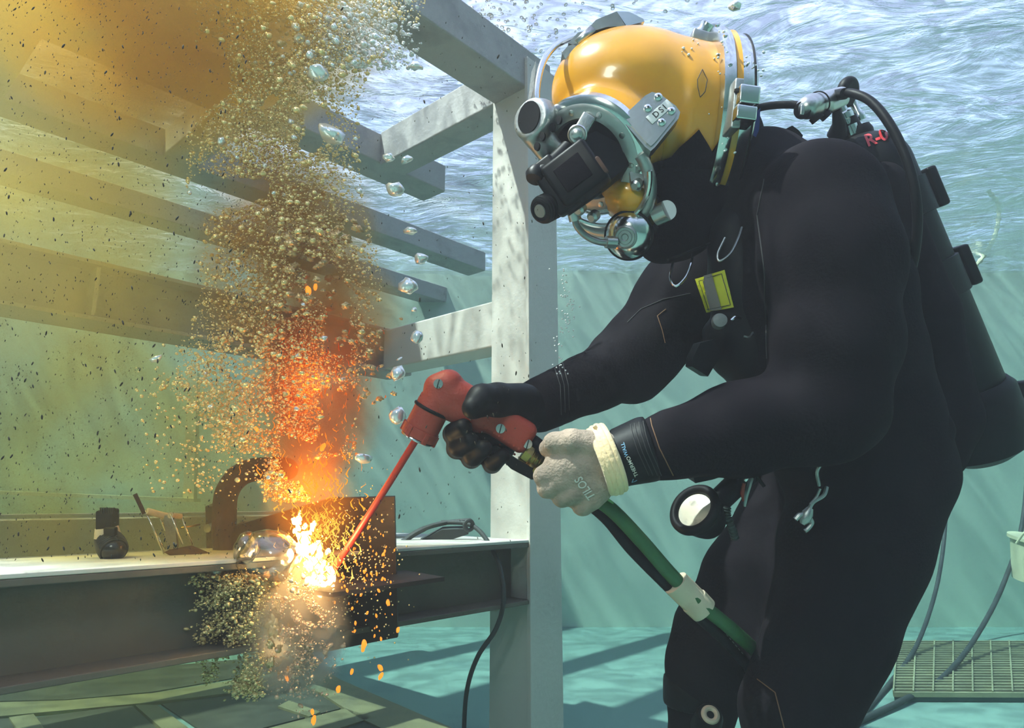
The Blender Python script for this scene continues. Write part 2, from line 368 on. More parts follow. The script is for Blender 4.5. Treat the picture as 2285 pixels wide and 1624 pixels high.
# ------------------------------------------------------------------ smooth solids: signed distance fields turned into one skin
def _smin(a, b, k):
    h = np.clip(.5+.5*(b-a)/k, 0, 1); return b*(1-h)+a*h-k*h*(1-h)
class SDF:
    def __init__(s, k=.02): s.p = []; s.k = k; s.lo = np.full(3, 1e9); s.hi = -s.lo
    def _grow(s, c, r):
        c = np.array(c); s.lo = np.minimum(s.lo, c-r); s.hi = np.maximum(s.hi, c+r)
    def cap(s, a, b, ra, rb=None, k=None, flat=None):
        """tapered capsule; flat=(axis, factor) squashes across the axis"""
        rb = ra if rb is None else rb; a, b = np.array(tuple(a)), np.array(tuple(b))
        s._grow(a, ra*1.3); s._grow(b, rb*1.3)
        def f(X):
            ab = b-a; pa = X-a; h = np.clip((pa@ab)/(ab@ab), 0, 1); w = pa-h[:, None]*ab
            if flat is not None:
                n = np.array(tuple(flat[0])); w = w+(w@n)[:, None]*n*(1/flat[1]-1)
            return np.sqrt((w*w).sum(1))-(ra+(rb-ra)*h)
        s.p.append((f, 'u', k or s.k)); return s
    def ell(s, c, ax, ay, az, rx, ry, rz, k=None, op='u'):
        c = np.array(tuple(c)); B = np.array([tuple(Vector(v).normalized()) for v in (ax, ay, az)]); R = np.array([rx, ry, rz])
        if op == 'u': s._grow(c, max(rx, ry, rz))
        def f(X):
            q = (X-c)@B.T/R; l = np.sqrt((q*q).sum(1))+1e-9; g = np.sqrt(((q/R)**2).sum(1))+1e-9
            return l*(l-1)/g
        s.p.append((f, op, k or s.k)); return s
    def box(s, c, ax, ay, az, sx, sy, sz, r=.005, k=None, op='u'):
        c = np.array(tuple(c)); B = np.array([tuple(Vector(v).normalized()) for v in (ax, ay, az)]); R = np.array([sx, sy, sz])/2-r
        if op == 'u': s._grow(c, math.sqrt(sx*sx+sy*sy+sz*sz)/2)
        def f(X):
            q = np.abs((X-c)@B.T)-R; return np.sqrt((np.maximum(q, 0)**2).sum(1))+np.minimum(q.max(1), 0)-r
        s.p.append((f, op, k or s.k)); return s
    def cyl(s, a, b, ra, rb=None, r=.004, k=None, op='u'):
        rb = ra if rb is None else rb; a, b = np.array(tuple(a)), np.array(tuple(b))
        if op == 'u': s._grow(a, ra); s._grow(b, rb)
        def f(X):
            ab = b-a; L = np.sqrt(ab@ab); n = ab/L; t = (X-a)@n; w = X-a-t[:, None]*n
            d0 = np.sqrt((w*w).sum(1))-(ra+(rb-ra)*np.clip(t/L, 0, 1))+r; d1 = np.abs(t-L/2)-L/2+r
            return np.minimum(np.maximum(d0, d1), 0)+np.sqrt(np.maximum(d0, 0)**2+np.maximum(d1, 0)**2)-r
        s.p.append((f, op, k or s.k)); return s
    def plane(s, c, n, k=.003):
        """cut away everything on the side n points to"""
        c, n = np.array(tuple(c)), np.array(tuple(Vector(n).normalized()))
        s.p.append((lambda X: (X-c)@n, 'i', k)); return s
    def __call__(s, X):
        d = None
        for f, op, k in s.p:
            e = f(X)
            if d is None: d = e
            elif op == 'u': d = _smin(d, e, k)
            elif op == 's': d = -_smin(-d, e, k)
            elif op == 'i': d = -_smin(-d, -e, k)
        return d
def skin(sdf, h, warp=None):
    lo, hi = sdf.lo-3*h, sdf.hi+3*h
    n = np.ceil((hi-lo)/h).astype(int)+1
    ax = [lo[i]+h*np.arange(n[i]) for i in range(3)]
    G = np.empty(n); YZ = np.stack(np.meshgrid(ax[1], ax[2], indexing='ij'), -1).reshape(-1, 2)
    st = max(1, int(400000/len(YZ)))
    for i in range(0, n[0], st):
        xs = ax[0][i:i+st]; X = np.concatenate([np.concatenate([np.full((len(YZ), 1), x), YZ], 1) for x in xs])
        if warp is not None: d = sdf(X)+warp(X)
        else: d = sdf(X)
        G[i:i+st] = d.reshape(len(xs), n[1], n[2])
    acc = np.zeros((n[0]-1, n[1]-1, n[2]-1, 3)); cnt = np.zeros((n[0]-1, n[1]-1, n[2]-1)); edges = []
    for a in range(3):
        s0 = [slice(None)]*3; s1 = [slice(None)]*3; s0[a] = slice(0, -1); s1[a] = slice(1, None)
        g0, g1 = G[tuple(s0)], G[tuple(s1)]
        b, c = (a+1) % 3, (a+2) % 3
        m = (g0 < 0) != (g1 < 0)
        for q in (b, c):
            sl = [slice(None)]*3; sl[q] = 0; m[tuple(sl)] = False; sl[q] = -1; m[tuple(sl)] = False
        idx = np.argwhere(m); t = g0[m]/(g0[m]-g1[m])
        pos = idx.astype(float); pos[:, a] += t
        cells = []
        for db, dc in ((-1, -1), (0, -1), (0, 0), (-1, 0)):
            ci = idx.copy(); ci[:, b] += db; ci[:, c] += dc; cells.append(ci)
            np.add.at(acc, tuple(ci.T), pos); np.add.at(cnt, tuple(ci.T), 1)
        edges.append((cells, g0[m] < 0))
    vid = -np.ones(cnt.shape, int); mk = cnt > 0; vid[mk] = np.arange(mk.sum())
    V = acc[mk]/cnt[mk][:, None]*h+lo; F = []
    for cells, neg in edges:
        q = np.stack([vid[tuple(c.T)] for c in cells], 1); q[~neg] = q[~neg][:, ::-1]; F.append(q)
    return V, np.concatenate(F)
def relax(V, F, it=2):
    e = np.concatenate([F[:, [0, 1]], F[:, [1, 2]], F[:, [2, 3]], F[:, [3, 0]]])
    for _ in range(it):
        s = np.zeros_like(V); c = np.zeros(len(V))
        np.add.at(s, e[:, 0], V[e[:, 1]]); np.add.at(c, e[:, 0], 1); np.add.at(s, e[:, 1], V[e[:, 0]]); np.add.at(c, e[:, 1], 1)
        V = V*.5+.5*s/c[:, None]
    return V
def solid(name, sdf, h, m, parent=None, it=2, warp=None):
    V, F = skin(sdf, h, warp); V = relax(V, F, it)
    o = fast_mesh(name, V, F, m, parent); o.data.flip_normals() if False else None
    o['_v'] = 0; del o['_v']
    return o
BV = {}
def bvh(*objs):
    V, F = [], []
    for o in objs:
        off = origin(o); n = len(V)
        V += [v.co+off for v in o.data.vertices]; F += [tuple(i+n for i in p.vertices) for p in o.data.polygons]
    return BVHTree.FromPolygons(V, F)
CP = Vector((0, 0, CAMZ))
def lay(tree, px, py, lift=.0015, d0=1.3):
    """the point of a surface that lies in the direction of px, py, lifted a little off it"""
    dr = (P(px, py, 1)-CP).normalized(); h = tree.ray_cast(CP, dr)
    if h[0] is None: return P(px, py, d0)
    n = h[1]; n = n if n.dot(dr) < 0 else -n
    return h[0]+n*lift
def seam(name, tree, pts, r, m, parent, n=24, lift=.0008, d0=1.3):
    pp = []
    for i in range(len(pts)-1):
        for k in range(max(2, n//(len(pts)-1))):
            t = k/max(2, n//(len(pts)-1)); pp.append((pts[i][0]*(1-t)+pts[i+1][0]*t, pts[i][1]*(1-t)+pts[i+1][1]*t))
    pp.append(pts[-1])
    q = []
    for x, y in pp:
        dr = (P(x, y, 1)-CP).normalized()
        if tree.ray_cast(CP, dr)[0] is not None: q.append(lay(tree, x, y, lift, d0))
    return MB().tube(q, r, 6).build(name, m, parent)
def patch(name, tree, quad, m, parent, nu=14, nv=14, lift=.002, th=.0015, d0=1.3):
    """a quad given by four pixel corners laid over a surface, with thickness"""
    a, b, c, d = [np.array(q, float) for q in quad]; vs = []
    for i in range(nu+1):
        for j in range(nv+1):
            u, v = i/nu, j/nv; q = (a*(1-u)+b*u)*(1-v)+(d*(1-u)+c*u)*v; vs.append(lay(tree, q[0], q[1], lift, d0))
    N = len(vs); vs += [v+(v-CP).normalized()*th*1.2 for v in vs]; w = nv+1; fs = []
    for i in range(nu):
        for j in range(nv):
            k = i*w+j; fs.append((k, k+1, k+w+1, k+w)); fs.append((N+k, N+k+w, N+k+w+1, N+k+1))
    rim = [i*w for i in range(nu+1)]+[nu*w+j for j in range(1, nv+1)]+[i*w+nv for i in range(nu-1, -1, -1)]+[j for j in range(nv-1, 0, -1)]
    for i in range(len(rim)):
        p, q = rim[i], rim[(i+1) % len(rim)]; fs.append((p, q, N+q, N+p))
    return MB().add(vs, fs).build(name, m, parent)
def glyphs(text, bold=0.0, sp_=1.0):
    cu = bpy.data.curves.new('lettering', 'FONT'); cu.body = text; cu.size = 1; cu.align_x = 'CENTER'; cu.align_y = 'CENTER'
    cu.offset = bold; cu.space_character = sp_; cu.resolution_u = 4
    ob = bpy.data.objects.new('lettering', cu); COL.objects.link(ob)
    dg = bpy.context.evaluated_depsgraph_get(); me = ob.evaluated_get(dg).to_mesh()
    bm = bmesh.new(); bm.from_mesh(me); bmesh.ops.triangulate(bm, faces=bm.faces[:])
    for _ in range(2): bmesh.ops.subdivide_edges(bm, edges=[e for e in bm.edges if e.calc_length() > .15], cuts=1)
    bmesh.ops.triangulate(bm, faces=bm.faces[:])
    bm.verts.index_update(); vs = [v.co.copy() for v in bm.verts]; fs = [[v.index for v in f.verts] for f in bm.faces]; bm.free()
    ob.evaluated_get(dg).to_mesh_clear(); bpy.data.objects.remove(ob); return vs, fs
def writing(name, text, m, parent, org=None, ax=None, ay=None, size=.01, tree=None, pc=None, px=None, py=None, bold=0.0, lift=.0012, sp_=1.0, sx=1.0):
    """lettering as thin geometry: on a flat face (org, ax, ay) or laid over a surface (tree, pixel centre pc, pixel axes px, py)"""
    vs, fs = glyphs(text, bold, sp_)
    if tree is None:
        ax, ay = Vector(ax).normalized(), Vector(ay).normalized(); pts = [Vector(org)+ax*(v.x*size*sx)+ay*(v.y*size) for v in vs]
    else:
        pts = [lay(tree, pc[0]+px[0]*v.x*sx+py[0]*v.y, pc[1]+px[1]*v.x*sx+py[1]*v.y, lift) for v in vs]
    return MB().add(pts, fs).build(name, m, parent, False)
def K(px, py, d, r): return P(px, py, d), r*d/FPX
def chain(s, nodes, k=None, flat=None):
    q = [K(*n) for n in nodes]
    for (a, ra), (b, rb) in zip(q[:-1], q[1:]): s.cap(a, b, ra, rb, k, flat)
RX, UY, FW = cv(1, 0, 0), cv(0, 1, 0), cv(0, 0, 1)

# ------------------------------------------------------------------ the diver
person = empty('person', Vector((P(1760, 1400, 1.3).x, P(1760, 1400, 1.3).y, 0)))
tag(person, 'person in black wetsuit and gloves leaning forward to cut steel underwater', 'person')
b = SDF(.035)
for d in (1.30, 1.50):
    chain(b, [(1735, 440, d, 118), (1765, 640, d, 145), (1800, 900, d, 150)])
    chain(b, [(1850, 430, d, 105), (1890, 650, d, 130), (1945, 960, d, 150)])
chain(b, [(1895, 1005, 1.33, 168), (1945, 1035, 1.33, 150)]); chain(b, [(1880, 1015, 1.5, 165), (1935, 1035, 1.5, 148)])
# neck
chain(b, [(1700, 405, 1.38, 118), (1600, 420, 1.37, 120)])
# near arm
chain(b, [(1826, 458, 1.17, 143), (1852, 580, 1.13, 143), (1862, 760, 1.10, 128), (1845, 905, 1.09, 122)])
chain(b, [(1845, 910, 1.09, 120), (1650, 958, 1.10, 103), (1500, 990, 1.10, 72), (1395, 1018, 1.11, 60)], k=.02)
# far arm
chain(b, [(1655, 560, 1.60, 120), (1530, 665, 1.60, 105), (1415, 800, 1.54, 86), (1400, 812, 1.53, 84)])
chain(b, [(1405, 808, 1.53, 84), (1310, 857, 1.42, 66), (1200, 905, 1.32, 60)], k=.02)
# legs
chain(b, [(1952, 1060, 1.30, 158), (1895, 1240, 1.26, 146), (1845, 1420, 1.22, 126), (1775, 1580, 1.20, 112), (1765, 1760, 1.22, 100), (1772, 2010, 1.27, 68)])
chain(b, [(1865, 1070, 1.48, 150), (1700, 1295, 1.44, 120), (1620, 1420, 1.41, 108), (1583, 1480, 1.40, 94)])
chain(b, [(1583, 1480, 1.40, 92), (1565, 1560, 1.40, 74), (1560, 1700, 1.40, 68), (1562, 1920, 1.42, 52)], k=.02)
b.cap(P(1765, 2060, 1.27), P(1640, 2085, 1.26), .052, .045, .02); b.cap(P(1560, 1950, 1.42), P(1450, 1968, 1.42), .048, .04, .02)
def folds(X):
    return .0022*np.sin(X[:, 2]*46+X[:, 0]*21+3*np.sin(X[:, 0]*9+X[:, 1]*7))*np.clip((1.55-X[:, 2])*2, .25, 1)
body = solid('wetsuit', b, .0115, M['neoprene'], person, 2, folds)
body['label'] = 'black wetsuit covering body, arms and legs'
TB = bvh(body)
# folded cuff rings, seams and print on the suit
cuff = SDF(.006)
cuff.cap(P(1440, 1003, 1.103), P(1385, 1020, 1.105), 74*1.1/FPX, 66*1.1/FPX)
cuff.plane(P(1458, 1000, 1.10), P(1500, 990, 1.10)-P(1395, 1018, 1.11)); cuff.plane(P(1376, 1022, 1.10), P(1395, 1018, 1.11)-P(1500, 990, 1.10))
cuf = solid('cuff', cuff, .004, M['black_rubber'], person, 1); TC = bvh(body, cuf)
writing('lettering', 'THERMO', M['pale_ink'], cuf, tree=TC, pc=(1411, 1040), px=(-6.4, -14.0), py=(-11.0, 4.6), bold=.015, sp_=1.0, sx=.78)
writing('lettering', 'WALL', M['blue_ink'], cuf, tree=TC, pc=(1394, 1003), px=(-4.6, -14.4), py=(-11.0, 3.6), bold=.015, sp_=1.0, sx=.78)
MB().tube([lay(TC, 1413, 1068, .001), lay(TC, 1410, 1075, .001), lay(TC, 1416, 1073, .001), lay(TC, 1421, 1070, .001)], .0007, 5).build('logo', M['blue_ink'], cuf)
for x in (0, 9, 19, 28):
    seam('seam', TC, [(1407+x, 948-x*.3), (1413+x, 975-x*.2), (1425+x, 1010-x*.1), (1448+x, 1060+x*.0)], .0008, M['grey_thread'], person)
seam('seam', TC, [(1452, 934), (1455, 950), (1472, 1000), (1502, 1060)], .0009, M['orange_thread'], person)
for x in (0, 9, 18): seam('seam', TB, [(1238+x, 822-x*.7), (1250+x, 860), (1252+x, 925-x*.6)], .0009, M['grey_thread'], person)
seam('seam', TB, [(1486, 690), (1467, 705), (1478, 738), (1484, 765)], .0011, M['orange_thread'], person)
seam('seam', TB, [(1400, 720), (1430, 690), (1480, 668), (1540, 655)], .0011, M['grey_thread'], person)
seam('seam', TB, [(1706, 400), (1690, 480), (1706, 600), (1712, 800)], .0012, M['grey_thread'], person)
seam('seam', TB, [(1690, 1515), (1730, 1545), (1750, 1624)], .001, M['orange_thread'], person)
# knee pad and boot cuff of the far leg, dump valve on it
kp = SDF(.01)
kp.cap(P(1565, 1530, 1.40), P(1563, 1560, 1.40), 84*1.4/FPX, 82*1.4/FPX)
kp.plane(P(1565, 1572, 1.40), -Z); kp.plane(P(1565, 1505, 1.40), Z)
solid('boot_cuff', kp, .006, M['black_rubber'], person, 1)
vb = P(1583, 1600, 1.30)
MB().lathe(vb, cv(-.02, .75, -.66), [(.030, -.05), (.026, .0), (.022, .012), (.0, .012)], 24).build('leg_valve', M['black_rubber'], person)
MB().torus(vb+cv(-.02, .75, -.66)*.012, cv(-.02, .75, -.66), .0125, .0055, 28, 8).build('valve_ring', M['tape'], person)['label'] = 'tan valve ring on far leg'

# ---- light glove
g = SDF(.007)
chain(g, [(1385, 1022, 1.105, 60), (1335, 1030, 1.10, 64), (1290, 1040, 1.095, 62), (1262, 1052, 1.095, 54)], flat=(FW, .72))
chain(g, [(1320, 1080, 1.10, 50), (1300, 1095, 1.11, 46)], k=.012)
chain(g, [(1345, 995, 1.085, 34), (1275, 985, 1.08, 28), (1236, 988, 1.09, 23), (1222, 1000, 1.11, 20)], k=.006)      # thumb
for (x0, y0), (x1, y1), (x2, y2), r in (((1262, 1040), (1214, 1062), (1205, 1050), 25), ((1258, 1072), (1222, 1088), (1222, 1068), 25),
                                   ((1280, 1098), (1255, 1108), (1255, 1085), 25), ((1325, 1112), (1300, 1128), (1290, 1105), 24)):
    chain(g, [(x0, y0, 1.085, r), (x1, y1, 1.095, r-1), (x1+6, y1-4, 1.135, r-3), (x2+26, y2, 1.155, r-5)], k=.003)
gl = solid('glove', g, .0034, M['grey_knit'], person, 1, lambda X: .0006*np.sin(X[:, 0]*420)*np.sin(X[:, 2]*380))
gl['label'] = 'pale grey knitted glove on the near hand'
wr = SDF(.003)
axg = (P(1340, 1020, 1.10)-P(1400, 1012, 1.105)).normalized(); axg = cv(-.90, -.32, -.02).normalized()
gc = P(1363, 1021, 1.10)
rings = MB()
for i, (o_, r_) in enumerate(((.001, .0535), (.0085, .0555), (.016, .0545), (.0225, .052))):
    rings.torus(gc+axg*(o_-.004)+UY*(-.0005), axg, r_, .0062, 40, 10, sy=.93, ref=UY)
rings.tube([P(1338, 965, 1.09), P(1331, 955, 1.085), P(1334, 962, 1.08), P(1326, 950, 1.08)], .0035, 8)
rings.build('glove_cuff', M['cream_knit'], person)['label'] = 'rolled cream cuff of the pale glove'
TG = bvh(gl)
writing('lettering', 'TILOS', M['pale_ink'], gl, tree=TG, pc=(1306, 1088), px=(-15.5, -21.5), py=(-23, 13), bold=.012, sx=.82, sp_=1.0)

# ---- black gloved hand round the torch
h2 = SDF(.007)
chain(h2, [(1250, 880, 1.36, 58), (1190, 908, 1.315, 52), (1150, 918, 1.305, 48)], flat=None)
chain(h2, [(1150, 925, 1.315, 46), (1095, 950, 1.315, 42)], k=.012)
chain(h2, [(1165, 898, 1.28, 44), (1110, 892, 1.235, 37), (1076, 893, 1.205, 35), (1056, 910, 1.19, 26)], k=.01)     # thumb over the top
for (x0, y0), (x1, y1), (x2, y2), r in (((1050, 945), (1012, 968), (1020, 955), 24), ((1068, 968), (1020, 1000), (1035, 985), 24),
                                       ((1098, 985), (1052, 1022), (1066, 1002), 23), ((1128, 1003), (1098, 1035), (1108, 1018), 21)):
    chain(h2, [(x0, y0, 1.315, r), (x1, y1, 1.29, r), (x1+4, y1-4, 1.245, r-1), (x2+14, y2-2, 1.222, r-4)], k=.004)
hb = solid('glove', h2, .0036, M['black_rubber'], person, 1)
hb['label'] = 'black glove of the far hand gripping the torch'

# ------------------------------------------------------------------ harness worn over the suit
harness = empty('diving_harness', P(1640, 700, 1.3))
tag(harness, 'black buoyancy harness with chrome rings on the diver\'s chest', 'harness')
v = SDF(.015)
for d in (1.30, 1.46): chain(v, [(1640, 520, d, 62), (1662, 640, d, 80), (1680, 780, d, 78), (1730, 880, d, 85)])
chain(v, [(1600, 745, 1.30, 35), (1625, 800, 1.32, 40)])
vest = solid('vest', v, .008, M['black_rubber'], harness, 2)
TV = bvh(vest, body)
MB().prism([P(1563, 765, 1.24), P(1592, 757, 1.24), P(1610, 790, 1.24), P(1580, 840, 1.24), P(1545, 818, 1.24), P(1548, 795, 1.24)], FW*.05).build('pocket_flap', M['black_rubber'], harness)
MB().prism([P(1538, 1040, 1.2), P(1640, 1030, 1.2), P(1700, 1035, 1.2), P(1590, 1070, 1.2), P(1552, 1078, 1.2)], FW*.07).build('pocket_flap', M['black_rubber'], harness)
patch('reflective_patch', TV, [(1550, 624), (1619, 603), (1639, 685), (1574, 697)], M['yellow_patch'], harness, lift=.004)['label'] = 'yellow reflective patch with grey stripe'
pt = COL.objects['reflective_patch']
patch('stripe', TV, [(1573, 617), (1594, 611), (1615, 689), (1592, 693)], M['grey_patch'], pt, lift=.0065)
for q in ([(1558, 629), (1614, 612), (1633, 679), (1578, 691), (1558, 629)],):
    seam('stitching', TV, q, .0007, M['black_ink'], pt, n=32, lift=.0062)
def ring3(name, pts, r, m, parent): return MB().tube(pts, r, 8).build(name, m, parent)
def spline(pts, n=10):
    """Catmull-Rom through world points"""
    pts = [Vector(p) for p in pts]; q = [2*pts[0]-pts[1]]+pts+[2*pts[-1]-pts[-2]]; out = []
    for i in range(1, len(q)-2):
        for k in range(n):
            t = k/n; a, b_, c, d = q[i-1:i+3]
            out.append(.5*((2*b_)+(c-a)*t+(2*a-5*b_+4*c-d)*t*t+(3*b_-a-3*c+d)*t**3))
    return out+[pts[-1]]
ring3('chest_ring', spline([P(1502, 585, 1.30), P(1496, 620, 1.28), P(1508, 638, 1.27), P(1530, 618, 1.27), P(1543, 585, 1.28), P(1545, 567, 1.30)]), .0026, M['chrome'], harness)['label'] = 'chrome ring on the chest'
ring3('chest_ring', spline([P(1618, 530, 1.20), P(1602, 565, 1.195), P(1606, 582, 1.19), P(1630, 565, 1.19), P(1648, 530, 1.20), P(1656, 507, 1.21)]), .0022, M['satin'], harness)
ring3('inflator_hose', spline([P(1735, 1030, 1.24), P(1700, 1030, 1.22), P(1690, 1060, 1.22), P(1705, 1085, 1.22)]), .0035, M['black_rubber'], harness)
ring3('hip_ring', spline([P(1828, 1083, 1.13), P(1824, 1050, 1.115), P(1845, 1026, 1.115), P(1875, 1019, 1.12), P(1895, 1022, 1.14)]), .0028, M['satin'], harness)
MB().lathe(P(1606, 716, 1.2), cv(-.2, .1, -1), [(.0, .012), (.012, .010), (.014, 0), (.013, -.02)], 20).build('snap', M['grey_patch'], harness)
MB().tube(spline([P(1632, 715, 1.20), P(1642, 707, 1.20), P(1652, 710, 1.21)]), .003, 8).build('buckle', M['chrome'], harness)
MB().tube(spline([P(1660, 750, 1.20), P(1672, 752, 1.20), P(1680, 742, 1.21)]), .002, 8).build('buckle', M['satin'], harness)
MB().box(P(1540, 560, 1.3), cv(1, .4, 0), cv(-.4, 1, 0), FW, .09, .004, .02).build('strap', M['black_rubber'], harness)
# swivel hook hanging at the hip
hook = empty('snap_hook', P(1825, 1085, 1.13)); tag(hook, 'small metal swivel hook hanging from the ring at the diver\'s hip', 'hook')
MB().tube(spline([P(1845, 1086, 1.115), P(1838, 1105, 1.11), P(1815, 1120, 1.11), P(1806, 1135, 1.11)]), .0032, 8).tube(spline([P(1830, 1090, 1.11), P(1822, 1108, 1.11), P(1808, 1125, 1.11)]), .0022, 8).build('shank', M['satin'], hook)
MB().lathe(P(1800, 1150, 1.11), cv(.3, .6, 0), [(.004, -.016), (.009, -.008), (.009, .004), (.005, .014)], 16).build('swivel', M['satin'], hook)
MB().tube(spline([P(1800, 1150, 1.11), P(1786, 1148, 1.11), P(1774, 1160, 1.11)]), [.0045]*20+[.0012], 8).build('gate', M['satin'], hook)
MB().tube(spline([P(1805, 1152, 1.11), P(1812, 1166, 1.11), P(1803, 1180, 1.11), P(1796, 1185, 1.11)]), .0035, 8).build('gate', M['satin'], hook)
# lamp hanging from the waist
lamp = empty('hand_lamp', P(1570, 1150, 1.2)); tag(lamp, 'black rubber hand lamp with pale lens hanging from the waist', 'lamp')
la = SDF(.014); lax = cv(-.64, .58, -.46).normalized()
la.cyl(P(1556, 1140, 1.17), P(1556, 1140, 1.17)-lax*.055, .045, .026, .008); la.cap(P(1585, 1135, 1.20), P(1672, 1052, 1.24), .021, .022)
la.cap(P(1560, 1160, 1.19), P(1580, 1168, 1.20), .026, .022)
solid('lamp_body', la, .0035, M['black_rubber'], lamp, 1)
MB().torus(P(1550, 1137, 1.165), lax, .040, .0085, 40, 10).build('bezel', M['black_rubber'], lamp)
MB().lathe(P(1551, 1138, 1.17), lax, [(.034, -.002), (.033, .004), (.02, .007), (0, .008)], 32).build('lens', M['lens'], lamp)
MB().tube(spline([P(1622, 1130, 1.18), P(1622, 1150, 1.18), P(1632, 1175, 1.18), P(1640, 1200, 1.19)], 14), [.006+.002*(i % 4 > 1) for i in range(43)], 8).build('lanyard', M['cord'], lamp)
tool = empty('clip_tool', P(1665, 1090, 1.2)); tag(tool, 'small red and steel clip tool dangling behind the hand lamp', 'tool')
MB().tube([P(1684, 1048, 1.24), P(1672, 1075, 1.21), P(1664, 1105, 1.20), P(1662, 1130, 1.20)], [.003, .006, .005, .002], 8).build('handle', M['satin'], tool)
MB().tube([P(1660, 1078, 1.20), P(1656, 1100, 1.20), P(1659, 1118, 1.20)], [.003, .004, .002], 8).build('grip', M['red_plastic'], tool)
MB().lathe(P(1668, 1060, 1.21), cv(.4, .9, 0), [(.004, -.012), (.007, 0), (.003, .012)], 12).build('pivot', M['chrome'], tool)
# ------------------------------------------------------------------ diving helmet
HD = 1.32; hs = HD/FPX
helmet = empty('diving_helmet', P(1430, 260, HD))
tag(helmet, 'glossy yellow hard diving helmet with chrome fittings on the diver', 'helmet')
F_ = cv(-.52, -.55, -.65).normalized()                  # the way the face port looks
PO = P(1318, 350, 1.215)
s = SDF(.03)
tl = math.radians(-8); ex, ey = cv(math.cos(tl), math.sin(tl), 0), cv(-math.sin(tl), math.cos(tl), 0)
s.ell(P(1420, 218, HD), ex, ey, FW, 190*hs, 143*hs, 150*hs)
s.ell(P(1500, 250, HD), ex, ey, FW, 120*hs, 148*hs, 146*hs, k=.015)
s.cyl(P(1500, 262, HD), P(1640, 268, HD), 148*hs, 160*hs, .01, k=.02)
s.cyl(PO-F_*.095, PO-F_*.012, .105, .107, .012, k=.018)
s.ell(P(1402, 446, 1.25), cv(1, -.5, 0), cv(.5, 1, 0), FW, .055, .040, .07, k=.015)
s.plane(P(1575, 260, HD), cv(1, -.04, -.05))
def dents(X):       # the moulded hollow behind the brow
    c = np.array(tuple(P(1390, 222, HD-.155))); q = X-c; return .010*np.exp(-(q*q).sum(1)/.0035)
shell = solid('shell', s, .0042, M['yellow_shell'], helmet, 4, dents)
TS = bvh(shell)
# neck ring, clamp and rear shell
na = cv(1, -.04, -.05).normalized(); nc = P(1580, 266, HD)
MB().lathe(nc, na, [(.150, -.012), (.162, -.010), (.165, 0), (.162, .010), (.150, .012)], 72).build('neck_ring', M['chrome'], helmet)
MB().lathe(nc+na*.017, na, [(.150, -.006), (.158, -.005), (.158, .006), (.150, .008)], 72).build('gasket', M['yellow_shell'], helmet)
MB().lathe(nc+na*.030, na, [(.140, -.008), (.153, -.006), (.151, .014), (.145, .022), (.13, .026)], 72).build('rear_band', M['chrome'], helmet)
MB().torus(nc+na*.046, na, .150, .0022, 72, 8).build('rear_groove', M['black_plastic'], helmet)
for a in range(14):
    t = a/14*math.tau; c = nc+na*0+(cv(0, 1, 0)*math.cos(t)+cv(-.05, 0, -1)*math.sin(t))*.164
    MB().lathe(c, (c-nc), [(.004, -.002), (.004, .002), (0, .0035)], 12).build('rivet', M['chrome'], helmet)
# top pin housing on the ring
MB().lathe(P(1572, 66, HD), cv(.45, .85, -.4), [(.022, -.03), (.020, -.01), (.013, 0), (.013, .012), (.009, .014), (0, .014)], 24).build('locking_pin', M['chrome'], helmet)
MB().box(P(1588, 80, HD+.01), cv(1, .1, 0), cv(-.1, 1, 0), FW, .030, .038, .035, .004).build('pin_bracket', M['chrome'], helmet)
MB().box(P(1560, 92, HD), cv(1, -.3, 0), cv(.3, 1, 0), FW, .040, .022, .05, .004).build('pin_bracket', M['satin'], helmet)
# latch catches
for (x, y, w, hh) in ((1663, 222, 44, 38), (1656, 262, 44, 30)):
    lt = MB().box(P(x, y, 1.135), cv(1, -.10, .10), cv(.1, 1, 0), cv(0, 0, 1), w*.0008, hh*.0008, .05, .003).build('latch', M['chrome'], helmet)
MB().lathe(P(1650, 202, 1.125), cv(0, 1, -.2), [(.009, -.002), (.008, .003), (0, .003)], 20).build('latch_hole', M['black_plastic'], helmet)
MB().box(P(1636, 242, 1.155), cv(1, -.1, 0), cv(.1, 1, 0), FW, .016, .085, .05, .003).build('latch_base', M['satin'], helmet)
MB().prism([P(1672, 268, 1.28), P(1697, 240, 1.28), P(1694, 290, 1.28), P(1676, 330, 1.28), P(1660, 320, 1.28)], FW*.05).build('collar_lining', M['blue_fabric'], helmet)
zip_ = MB()
for i in range(8): zip_.box(P(1634+i*4.6, 331+i*.3, 1.245), RX, UY, FW, .0026, .010, .004)
zip_.build('zip', M['chrome'], helmet)
# bottom skirt and hood
nk = SDF(.02)
chain(nk, [(1610, 400, 1.36, 118), (1535, 430, 1.35, 104), (1505, 500, 1.34, 84), (1470, 540, 1.34, 46)])
chain(nk, [(1590, 320, 1.40, 110), (1560, 420, 1.37, 110)])
hood = solid('neck_dam', nk, .006, M['neoprene'], helmet, 2)
TH = bvh(shell, hood)
def flap(name, poly, m, lift, tree=TS):
    """polygon in pixel corners laid over a surface (fan of small cells)"""
    n = 10; vs, fs = [], []; c = np.mean(np.array(poly, float), 0); k = len(poly)
    dense = [np.array(poly[i])*(1-j/8)+np.array(poly[(i+1) % k])*(j/8) for i in range(k) for j in range(8)]
    for r in range(n+1):
        for q in dense:
            p = c+(q-c)*(r/n); vs.append(lay(tree, p[0], p[1], lift))
    m_ = len(dense)
    for r in range(n):
        for i in range(m_):
            fs.append((r*m_+i, r*m_+(i+1) % m_, (r+1)*m_+(i+1) % m_, (r+1)*m_+i))
    e = (n)*m_; N = len(vs)
    for i in range(m_): vs.append(vs[e+i]+(vs[e+i]-CP).normalized()*lift*1.6)
    for i in range(m_): fs.append((e+i, e+(i+1) % m_, N+(i+1) % m_, N+i))
    return MB().add(vs, fs).build(name, m, helmet)
